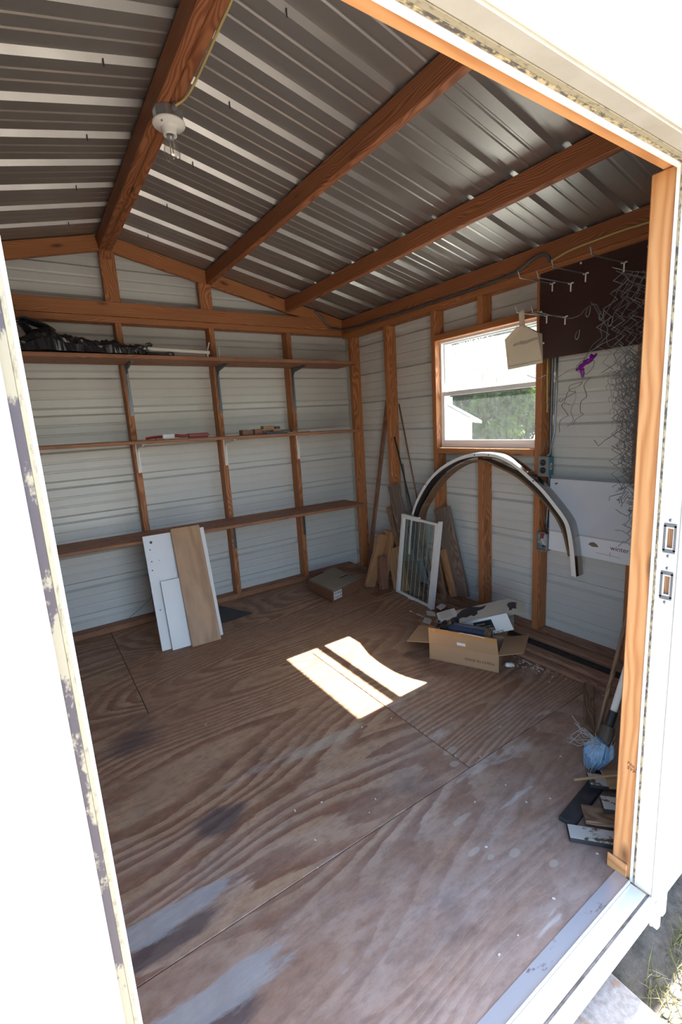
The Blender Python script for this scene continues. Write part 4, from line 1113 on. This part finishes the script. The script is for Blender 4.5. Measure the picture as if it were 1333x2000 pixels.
_o = ob('printed_lines', bm, M['card_grey'], bk, at=W[bk].translation); _o['kind'] = 'stuff'
bt = thing('small_bottle', (1.945, 1.428, .012), 'tiny white bottle lying on the floor beside the shipping carton', 'bottle')
bm = bmesh.new(); add_tube(bm, [(1.925, 1.446, .0125), (1.930, 1.441, .0125), (1.950, 1.421, .0125)], .012, 12, rs=[.006, .012, .012]); ob('body', bm, M['white'], bt, at=(1.94, 1.43, .012), smooth=True)
bm = bmesh.new(); add_tube(bm, [(1.950, 1.421, .0125), (1.957, 1.414, .0125)], .009, 12); ob('cap', bm, M['paper'], bt, at=(1.955, 1.416, .012))

# ------------------------------------------------------------------ boards lying along the right wall
plank('floor_board', (2.307, .70, .0195), (2.307, 2.30, .0195), .070, .037, (0, 0, 1), M['palewood'], 'reddish board lying on the floor against the right wall plate')
plank('floor_board', (2.312, 1.88, .063), (2.318, 2.32, .063), .066, .046, (0, 0, 1), M['oldwood'], 'short brown board stacked under the grey plank by the right wall')
plank('floor_board', (2.232, .66, .0115), (2.228, 2.05, .0115), .076, .021, (0, 0, 1), M['tarwood'], 'black tarred board lying between the brown boards')
plank('floor_board', (2.158, .64, .0185), (2.154, 1.75, .0185), .060, .035, (0, 0, 1), M['palewood'], 'brown board with a pale edge beside the black board')
plank('floor_board', (2.100, .62, .0105), (2.098, 1.62, .0105), .048, .019, (0, 0, 1), M['palewood'], 'low worn board farthest from the right wall')
plank('wooden_lath', (2.073, 1.083, .0095), (1.745, .900, .0095), .042, .018, (0, 0, 1), M['oldwood'], 'brown lath lying on the floor behind the broom', 'lath')
bm = bmesh.new()
for cx, cy, n_, sd in ((2.05, 1.36, 90, .05), (2.19, 2.22, 40, .05), (2.12, 2.05, 30, .06), (1.5, 1.0, 26, .5), (1.0, 1.0, 16, .4)):
    for _ in range(n_):
        x, y = cx + random.gauss(0, sd), cy + random.gauss(0, sd)
        if not (.3 < x < 2.30 and .6 < y < 2.3) or (2.07 < x): x = min(x, 2.05)
        s_ = random.uniform(.0015, .0045) * (2.2 if cy > 2 and random.random() < .3 else 1)
        add_box(bm, (x, max(.6, y), .0012), (s_ * 2, s_, .002), Matrix.Rotation(random.uniform(0, 3), 3, 'Z'))
db = ob('debris', bm, M['paper'], None, at=(2.0, 1.4, 0)); db['kind'] = 'stuff'
tag(db, 'tiny pale chips and crumbs scattered on the plywood floor', 'debris')
for i, (x, y, a) in enumerate(((2.19, 2.16, .3), (2.12, 2.19, 1.1), (2.02, 2.12, .7))):
    bm = bmesh.new(); poly(bm, [(-.05, -.02, 0), (.01, -.028, .004), (.05, -.01, 0), (.04, .022, .006), (-.02, .03, .001)], .0015, (0, 0, 1))
    tag(ob('paper_scrap', bm, M['paper'], None, M4=T(x, y, .040 if x > 2.13 else .002) @ Matrix.Rotation(a, 4, 'Z')),
        ('torn pale paper scrap nearest the grey plank', 'torn paper scrap on the floor behind the refrigerator shelf', 'torn paper scrap nearest the shipping carton')[i], 'paper')

# ------------------------------------------------------------------ broom, stick and siding scraps by the door post
br = thing('broom', (1.57, .79, 0), 'broom with blue bristles and white handle standing behind the door post', 'broom')
hd = V((.5, .0, .87)).normalized()
h0 = V((1.600, .752, .205))
bm = bmesh.new(); add_tube(bm, [h0, h0 + hd * 1.3], .0115, 14); ob('handle', bm, M['white'], br, at=h0, smooth=True)
bm = bmesh.new(); add_tube(bm, [h0 - hd * .02, h0 + hd * .035], .0155, 14); ob('collar', bm, M['black'], br, at=h0)
bm = bmesh.new(); add_tube(bm, [h0 - hd * .075 + V((-.003, .004, 0)), h0 - hd * .07, h0 - hd * .02], .026, 14, rs=[.030, .030, .021]); ob('ferrule', bm, plain('dusty_brown_plastic', (.075, .06, .045), .6), br, at=h0)
b0 = h0 - hd * .072
bm, bm2, bm3 = bmesh.new(), bmesh.new(), bmesh.new()
for k in range(520):
    a, q = random.uniform(0, 6.28), math.sqrt(random.random())
    s0 = b0 + V((math.cos(a) * .026 * q, math.sin(a) * .026 * q, 0))
    e0 = V((1.572, .792, .006)) + V((math.cos(a) * .034 * q, math.sin(a) * .030 * q, random.uniform(0, .03)))
    mid = s0.lerp(e0, .5) + V((math.cos(a), math.sin(a), 0)) * .022 * q
    add_tube(bm, [s0, mid, e0], .0012, 3, False, rs=[.0014, .0014, .0009])
for k in range(110):
    a, q = random.uniform(0, 6.28), random.uniform(.5, 1)
    e0 = V((1.572, .792, .0)) + V((math.cos(a) * .036 * q, math.sin(a) * .032 * q, random.uniform(.004, .04)))
    add_tube(bm2, [e0 + V((0, 0, .02)), e0], .0014, 3, False)
for k in range(34):
    a = random.uniform(1.6, 3.9)
    s0 = b0 + V((math.cos(a) * .026, math.sin(a) * .026, -.005))
    l = random.uniform(.04, .10)
    m1 = s0 + V((math.cos(a) * l * .6, math.sin(a) * l * .6, random.uniform(-.03, .04)))
    add_tube(bm3, [s0, m1, m1 + V((math.cos(a + random.uniform(-1, 1)) * l * .4, math.sin(a) * l * .4, random.uniform(-.05, .05)))], .0007, 3, False)
for n_, b_, m_ in (('bristles', bm, 'blue'), ('worn_tips', bm2, 'bluegrey'), ('stray_bristles', bm3, 'bluegrey')):
    o = ob(n_, b_, M[m_], br, at=b0); o['kind'] = 'stuff'
plank('wood_stake', (1.600, .800, .100), (1.80, .800, .56), .020, .012, (0, -1, 0), M['oldwood'], 'thin brown stake leaning beside the broom handle', 'stake')
D2 = V((.649, -.761, 0))
def scrap(s, w, ln, z, th, mat, label):
    s = V((s[0], s[1], z + th / 2))
    return plank('siding_scrap', s, s + D2 * ln, w, th, (0, 0, 1), mat, label, 'siding')
def strip_on(o, w, off, L, th):
    ob('painted_face', boxbm(L, w, .0012), M['peel'], o, M4=W[o] @ T(0, off, th / 2 + .0006))
o = scrap((1.232, .688), .056, .20, .0005, .016, M['tarwood'], 'lowest siding scrap with peeling white paint, nearest the door sill'); strip_on(o, .050, 0, .196, .016)
plank('siding_scrap', (1.262, .712, .0085), (1.56, .745, .0085), .05, .016, (0, 0, 1), M['tarwood'], 'dark siding scrap lying crosswise under the others', 'siding')
scrap((1.322, .690), .070, .17, .017, .014, M['oldwood'], 'bare brown siding scrap between the two painted ones')
o = scrap((1.390, .668), .060, .15, .032, .014, M['tarwood'], 'middle siding scrap with a clean grey white face'); strip_on(o, .054, 0, .146, .014)
o = scrap((1.472, .756), .060, .20, .0175, .014, M['tarwood'], 'siding scrap with flaking paint under the thin stick'); strip_on(o, .054, 0, .196, .014)
plank('plywood_scrap', (1.505, .716, .038), (1.63, .600, .046), .085, .010, (0, 0, 1), M['plyscrap'], 'tan plywood scrap lying on top of the siding scraps')
plank('thin_stick', (1.418, .778, .040), (1.60, .640, .066), .009, .009, (0, 0, 1), M['plyscrap'], 'thin pale wooden stick lying across the siding scraps', 'stick')

# ------------------------------------------------------------------ electrical boxes, poster
so = thing('wall_socket', (2.36, 1.51, 1.01), 'double power socket in a blue box on the stud by the window', 'socket')
bx('back_box', 2.336, 2.388, 1.487, 1.5505, .962, 1.064, M['teal'], so, .003)
fpl = bx('face_plate', 2.3325, 2.3358, 1.484, 1.546, .958, 1.067, M['zinc'], so, .001)
for z in (1.034, .992):
    bm = bmesh.new(); add_lathe(bm, [(.0172, 0), (.0172, .003), (.0155, .0042)], 20, T(2.3325, 1.515, z) @ Matrix.Rotation(-math.pi / 2, 4, 'Y'))
    r_ = ob('outlet', bm, M['black'], so, at=(2.3325, 1.515, z))
    for y in (1.508, 1.522): ob('slot', boxbm(.0008, .002, .008), M['zinc'], r_, M4=T(2.3282, y, z + .003))
bx('sticker', 2.352, 2.371, 1.4862, 1.4869, .995, 1.029, M['paper'], so, .0001)
bx('sticker_print', 2.357, 2.366, 1.4855, 1.4861, 1.000, 1.022, M['red'], so, .0001)
jb = thing('junction_box', (2.36, 1.51, .59), 'open metal junction box with loose wires on the stud', 'junction box')
bm = bmesh.new()
for c, s_ in (((2.384, 1.5185, .588), (.002, .062, .102)), ((2.360, 1.4885, .588), (.05, .002, .102)), ((2.360, 1.5485, .588), (.05, .002, .102)), ((2.360, 1.5185, .638), (.05, .062, .002)), ((2.360, 1.5185, .538), (.05, .062, .002))):
    add_box(bm, c, s_)
ob('box_shell', bm, M['zinc'], jb, at=(2.36, 1.5185, .588))
bm = bmesh.new(); add_tube(bm, smoothpts([(2.375, 1.525, .635), (2.358, 1.528, .622), (2.352, 1.526, .603)]), .008, 10, rs=None); ob('wire_nut', bm, M['red'], jb, at=(2.36, 1.526, .62), smooth=True)
bm = bmesh.new(); add_tube(bm, smoothpts([(2.352, 1.527, .600), (2.350, 1.518, .585), (2.352, 1.508, .572), (2.37, 1.502, .56)]), .0032, 8); ob('white_wire', bm, M['white'], jb, at=(2.36, 1.515, .58), smooth=True)
bm = bmesh.new(); add_tube(bm, smoothpts([(2.38, 1.535, .545), (2.362, 1.530, .56), (2.375, 1.51, .55)]), .003, 8); ob('black_wire', bm, M['black'], jb, at=(2.36, 1.53, .56), smooth=True)
for y, z in ((1.518, .643), (1.518, .533), (1.502, .643)):
    bm = bmesh.new(); add_tube(bm, [(2.334, y, z), (2.344, y, z)], .004, 8); ob('screw', bm, M['zinc'], jb, at=(2.34, y, z))
tag(tube('conduit', [(2.388, 1.49, .640), (2.41, 1.44, .640), (2.425, 1.36, .640)], .006, M['zinc']), 'short pipe running right from the open junction box', 'conduit')
PX = 2.3525
po = ob('poster', boxbm(.003, .545, .400, .0005), M['poster'], None, M4=T(PX + .0015, 1.211, .748))
tag(po, 'white winter poster on the right wall below the wire netting', 'poster')
text('winter.com', .034, M['inkred'], face_M((PX - .0004, 1.072, .618), (0, -1, -.02), (0, 0, 1)), po)
def pdot(name, mat, pts, d=.0004):
    bm = bmesh.new(); poly(bm, [(PX - d, y, z) for y, z in pts], .0004, (-1, 0, 0)); return ob(name, bm, mat, po, at=(PX, *pts[0]))
pdot('red_mark', M['inkred'], [(1.455, .925), (1.437, .928), (1.441, .920), (1.453, .915)])
pdot('small_print', M['steel'], [(1.22, .583), (1.10, .577), (1.10, .5755), (1.22, .5815)])
pdot('small_print', M['steel'], [(1.151, .596), (1.149, .596), (1.149, .580), (1.151, .580)], .0006)
pdot('printed_rock', M['greywood'], [(1.262, .618), (1.25, .630), (1.232, .634), (1.216, .624), (1.208, .612), (1.24, .609)])
lt = text('No.2\nSYP', .014, M['inkbrown'], face_M((1.2316, .517, .352), (0, -1, -.25), (0, 0, 1)), door_1)

# ------------------------------------------------------------------ pegboard, hooks, dustpan
pg = ob('pegboard', boxbm(.62, .006, .425), M['peg'], None, M4=face_M((2.3535, 1.255, 1.791), (0, -1, 0), (-1, 0, 0)))
tag(pg, 'dark brown pegboard fixed to the wall right of the window', 'pegboard')
for y, z in ((1.539, 1.66), (1.556, 1.818), (1.053, 1.975), (1.048, 1.72), (1.35, 1.995)):
    bm = bmesh.new(); add_lathe(bm, [(.0055, 0), (.005, .002), (.002, .003)], 10, T(2.3505, y, z) @ Matrix.Rotation(-math.pi / 2, 4, 'Y'))
    ob('screw', bm, M['white'], pg, at=(2.35, y, z))
XP = 2.3495
def hook(y, z, L, label):
    t = thing('pegboard_hook', (XP, y, z), label, 'hook', 'long wire hooks on the pegboard')
    bm = bmesh.new(); poly(bm, [(XP, y - .014, z + .009), (XP, y + .014, z + .009), (XP, y + .014, z + .003), (XP, y + .003, z + .003), (XP, y + .003, z - .032), (XP, y - .003, z - .032), (XP, y - .003, z + .003), (XP, y - .014, z + .003)], .003, (-1, 0, 0))
    ob('hook_plate', bm, M['white'], t, at=(XP, y, z))
    bm = bmesh.new(); add_tube(bm, smoothpts([(XP - .002, y, z + .006), (XP - .10, y + .002, z + .005), (XP - L + .015, y + .004, z + .006), (XP - L, y + .004, z + .014), (XP - L - .012, y + .004, z + .034)], 4), .0027, 7)
    ob('hook_arm', bm, M['zinc'], t, at=(XP, y, z), smooth=True)
hook(1.494, 1.935, .265, 'first long hook from the window in the top row')
hook(1.396, 1.910, .265, 'second long hook from the window in the top row')
hook(1.323, 1.935, .265, 'third long hook from the window in the top row')
hook(1.149, 1.933, .265, 'long hook nearest the door in the top row')
hook(1.522, 1.787, .245, 'lower long hook carrying the cream dustpan')
hook(1.421, 1.761, .265, 'lower long hook beside the dustpan hook with wire on it')
for i, (y, z, lab) in enumerate(((1.345, 1.668, 'U-shaped hook low on the pegboard, clear of the wires'), (1.296, 1.762, 'U-shaped hook behind the upper loose wire'), (1.232, 1.735, 'U-shaped hook under the tangled upper wires'), (1.19, 1.70, 'U-shaped hook beside the netting'))):
    bm = bmesh.new(); add_tube(bm, smoothpts([(XP, y + .012, z + .018), (XP - .010, y + .011, z + .008), (XP - .020, y + .009, z - .012), (XP - .024, y, z - .024), (XP - .022, y - .009, z - .012), (XP - .020, y - .012, z + .020)], 5), .0022, 7)
    tag(ob('pegboard_hook', bm, M['zinc'], None, at=(XP, y, z), smooth=True), lab, 'hook', 'small U hooks on the pegboard')
dp = thing('dustpan', (2.15, 1.51, 1.6), 'cream plastic dustpan hanging from a hook before the window', 'dustpan')
def dq(y, z, d=0): return V((2.142 - d, y, z))
bm = bmesh.new()
outl = [(1.527, 1.724), (1.494, 1.722), (1.412, 1.674), (1.406, 1.540), (1.603, 1.531), (1.589, 1.674)]
poly(bm, [dq(*p) for p in outl], .003, (1, 0, 0))
ob('pan', bm, M['cream'], dp, at=dq(1.5, 1.62))
bm = bmesh.new()
def rim(a, b, da, db, ia, ib):
    """wall from the pan outline up to an inner-lip line"""
    poly(bm, [dq(*a), dq(*b), dq(*ib, db), dq(*ia, da)], .0025, (0.2, 0.05, 0.1))
rim((1.603, 1.531), (1.589, 1.674), .003, .040, (1.600, 1.533), (1.592, 1.676))
rim((1.589, 1.674), (1.527, 1.724), .040, .030, (1.592, 1.676), (1.530, 1.727))
rim((1.527, 1.724), (1.494, 1.722), .030, .030, (1.530, 1.727), (1.491, 1.725))
rim((1.494, 1.722), (1.412, 1.674), .030, .040, (1.491, 1.725), (1.409, 1.676))
rim((1.412, 1.674), (1.406, 1.540), .040, .003, (1.409, 1.676), (1.404, 1.542))
ob('rim', bm, M['cream'], dp, at=dq(1.5, 1.65))
bm = bmesh.new(); add_bar(bm, dq(1.512, 1.716, .012), dq(1.515, 1.800, .014), .028, .016, (1, 0, 0)); bmesh.ops.bevel(bm, geom=bm.edges[:], offset=.005, segments=2, affect='EDGES')
ob('handle', bm, M['cream'], dp, at=dq(1.513, 1.76))
bm = bmesh.new(); poly(bm, [dq(1.570, 1.652, .0006), dq(1.572, 1.640, .0006), dq(1.54, 1.644, .0006), dq(1.50, 1.642, .0006), dq(1.46, 1.650, .0006), dq(1.418, 1.652, .0006), dq(1.417, 1.662, .0006), dq(1.45, 1.664, .0006), dq(1.49, 1.658, .0006), dq(1.53, 1.660, .0006)], .0005, (-1, 0, 0))
ob('dust_line', bm, M['dust'], dp, at=dq(1.5, 1.65))
bm = bmesh.new(); add_bar(bm, dq(1.598, 1.545, .001), dq(1.410, 1.553, .001), .002, .003, (1, 0, 0)); ob('lip_line', bm, M['dust'], dp, at=dq(1.5, 1.55))

# ------------------------------------------------------------------ wire netting hanging by the door post
def tubes(name, lines, r, mat, parent=None, n=4, at=(2.2, 1.05, 1.4)):
    bm = bmesh.new()
    for l in lines: add_tube(bm, l, r, n, False)
    return ob(name, bm, mat, parent, at=at)
def crump(p, k, a):
    q = V(p) * k
    return V((noise.noise(q + V((5, 0, 0))), noise.noise(q + V((0, 9, 0))), noise.noise(q + V((0, 0, 13))) * .6)) * a
lines = []
for lay in range(10):
    x0 = 2.13 + .018 * lay
    ybase = 1.088 - .006 * lay - (.02 if lay >= 3 else 0)
    top, bot = (1.905 - .03 * lay, 1.46 - .02 * lay) if lay < 3 else (1.56 - .012 * (lay - 3), .93 + .03 * (lay % 3))
    for j in range(5):
        pts, z, s = [], top - .015 * j, 1
        while z > bot:
            w = .55 + .45 * min(1, (top - z) / .18)
            y = ybase - j * .044 * w + s * .0215
            p = V((x0 + s * .004 + .05 * math.sin(z * 7 + lay * 1.7 + j * .35), y, z))
            pts.append(p + crump(p + V((lay, 0, 0)), 6.0, .045))
            z -= .034; s = -s
        lines.append(pts)
tag(tubes('chain_link_fence', lines, .0017, M['wire']), 'crumpled grey chain link netting hanging beside the door post', 'netting')
lines = []
cw = .017
for lay in range(4):
    for i in range(9):
        for j in range(19):
            def hv(a, b):
                y = 1.175 - a * .029; z = 1.46 - b * .0275
                edge = max(0, 1.45 - z) * .24
                t_ = min(1, (1.175 - y) / .3)
                y2 = (1.175 - edge) - (1.175 - y) * (1 - .30 * min(1, (1.45 - z)))
                p = V((2.29 - .05 * lay * (.3 + t_) + .03 * math.sin(y * 20 + lay), y2 - .022 * lay, z))
                return p + crump(p + V((lay * 3, 0, 0)), 7.0, .05 * (.25 + t_))
            o_ = .5 * (j % 2)
            # hexagon net: one slanted pair and one upright per cell
            a, b, c, d = hv(2 * (i * .5 + o_ * .5), j), hv(2 * (i * .5 + o_ * .5) + .5, j - .33), hv(2 * (i * .5 + o_ * .5) + 1, j), hv(2 * (i * .5 + o_ * .5), j + .67)
            lines += [[a, b], [b, c], [a, d]]
random.shuffle(lines)
tag(tubes('chicken_wire', lines, .0010, M['wire'], n=3), 'fine grey chicken wire bundled below the chain link netting', 'netting')
lines = []
for k in range(60):
    y, z = random.uniform(.955, 1.04), random.uniform(.70, 1.02)
    y = min(y, .965 + (z - .66) * .25)
    p = V((2.25 + random.uniform(-.03, .03), y, z)); l = [p]
    for _ in range(4):
        p = p + V((random.uniform(-.012, .012), random.uniform(-.03, .03), random.uniform(-.04, .02))); l.append(p)
    lines.append(l)
for k in range(30):
    p = V((2.22 + random.uniform(-.05, .05), random.uniform(.93, 1.07), random.uniform(.95, 1.5))); l = [p]
    for _ in range(5):
        p = p + V((random.uniform(-.02, .02), random.uniform(-.03, .03), random.uniform(-.035, .03))); l.append(p)
    lines.append(l)
tw = tubes('wire_tangle', lines, .0016, M['wire']); tag(tw, 'dense tangle of grey wire hanging over the poster edge', 'wire'); tw['kind'] = 'stuff'
def wires(name, L, r, label, mat='wire'):
    return tag(tubes(name, [smoothpts([(x + .02 * noise.noise(V((y * 40, z * 40, 0))), y, z) for x, y, z in l], 4) for l in L], r, M[mat], n=5, at=L[0][0]), label, 'wire')
wires('loose_wire', [[(2.25, 1.272, 1.475), (2.25, 1.300, 1.500), (2.25, 1.285, 1.525), (2.25, 1.257, 1.535)], [(2.25, 1.272, 1.475), (2.25, 1.245, 1.47), (2.25, 1.222, 1.49), (2.25, 1.215, 1.52), (2.25, 1.225, 1.535)],
     [(2.25, 1.290, 1.51), (2.25, 1.274, 1.475), (2.25, 1.271, 1.436), (2.25, 1.285, 1.415), (2.25, 1.331, 1.40), (2.25, 1.351, 1.352), (2.25, 1.367, 1.330), (2.25, 1.345, 1.305), (2.25, 1.329, 1.28)],
     [(2.25, 1.271, 1.436), (2.25, 1.325, 1.425), (2.25, 1.328, 1.40), (2.25, 1.300, 1.39), (2.25, 1.345, 1.365), (2.25, 1.372, 1.35), (2.25, 1.376, 1.362), (2.25, 1.362, 1.366)],
     [(2.25, 1.300, 1.40), (2.25, 1.293, 1.36), (2.25, 1.318, 1.306), (2.25, 1.306, 1.257), (2.25, 1.331, 1.228)],
     [(2.25, 1.226, 1.455), (2.25, 1.257, 1.425), (2.25, 1.258, 1.40), (2.25, 1.242, 1.366), (2.25, 1.275, 1.343), (2.25, 1.273, 1.296), (2.25, 1.258, 1.284), (2.25, 1.288, 1.262), (2.25, 1.297, 1.245)],
     [(2.25, 1.362, 1.345), (2.25, 1.338, 1.335), (2.25, 1.335, 1.33)], [(2.25, 1.335, 1.28), (2.25, 1.365, 1.262), (2.25, 1.38, 1.235), (2.25, 1.375, 1.20)]],
     .0017, 'tangled loose wire strands hanging below the purple ribbon')
wires('loose_wire', [[(2.11, 1.420, 1.775), (2.25, 1.353, 1.738), (2.27, 1.30, 1.742), (2.27, 1.273, 1.765), (2.26, 1.226, 1.775), (2.26, 1.205, 1.74), (2.28, 1.19, 1.70), (2.29, 1.215, 1.665), (2.29, 1.205, 1.63), (2.27, 1.235, 1.60), (2.26, 1.25, 1.56), (2.25, 1.262, 1.535)],
     [(2.27, 1.25, 1.79), (2.27, 1.235, 1.765), (2.28, 1.20, 1.70), (2.29, 1.175, 1.665), (2.29, 1.185, 1.62), (2.28, 1.16, 1.58), (2.27, 1.11, 1.57)],
     [(2.28, 1.20, 1.71), (2.29, 1.17, 1.76), (2.30, 1.155, 1.80), (2.30, 1.165, 1.825), (2.30, 1.180, 1.81)],
     [(2.27, 1.24, 1.57), (2.28, 1.19, 1.60), (2.28, 1.13, 1.62), (2.27, 1.09, 1.655)]], .0017, 'thicker loose wire draped from hook to netting across the pegboard')
wires('loose_wire', [[(2.25, 1.565, 1.499), (2.25, 1.49, 1.476), (2.25, 1.434, 1.497), (2.25, 1.405, 1.46)], [(2.25, 1.40, 1.465), (2.25, 1.34, 1.496), (2.25, 1.289, 1.499), (2.25, 1.272, 1.475)]], .0014, 'single thin wire stretching left across the window frame')
wires('loose_wire', [[(2.28, 1.575, 1.35), (2.27, 1.555, 1.333), (2.27, 1.54, 1.345)], [(2.25, 1.48, 1.36), (2.25, 1.43, 1.345), (2.25, 1.38, 1.352)]], .0014, 'short hooked wire ends beside the window at mid height')
wires('loose_wire', [[(2.325, 1.536, 1.075), (2.30, 1.50, 1.10), (2.28, 1.47, 1.145)], [(2.30, 1.575, .985), (2.31, 1.55, .995), (2.325, 1.54, 1.01)]], .0014, 'short wire ends sticking out around the socket')
bm = bmesh.new()
for s_, (a, b) in enumerate((((2.238, 1.290, 1.490), (2.238, 1.195, 1.552)), ((2.242, 1.285, 1.500), (2.236, 1.215, 1.548)), ((2.240, 1.268, 1.505), (2.240, 1.262, 1.455)), ((2.234, 1.255, 1.515), (2.230, 1.20, 1.535)))):
    P = []
    for k in range(9):
        p = V(a).lerp(V(b), k / 8); P.append(p + crump(p + V((s_, 0, 0)), 45, .010))
    add_tube(bm, P, .008, 6, True, rs=[.004 + .007 * abs(noise.noise(p * 90)) + .004 * math.sin(k / 8 * math.pi) for k, p in enumerate(P)])
tag(ob('ribbon', bm, M['purple'], None, at=(2.24, 1.24, 1.52)), 'shiny purple ribbon tied around the loose wires', 'ribbon')
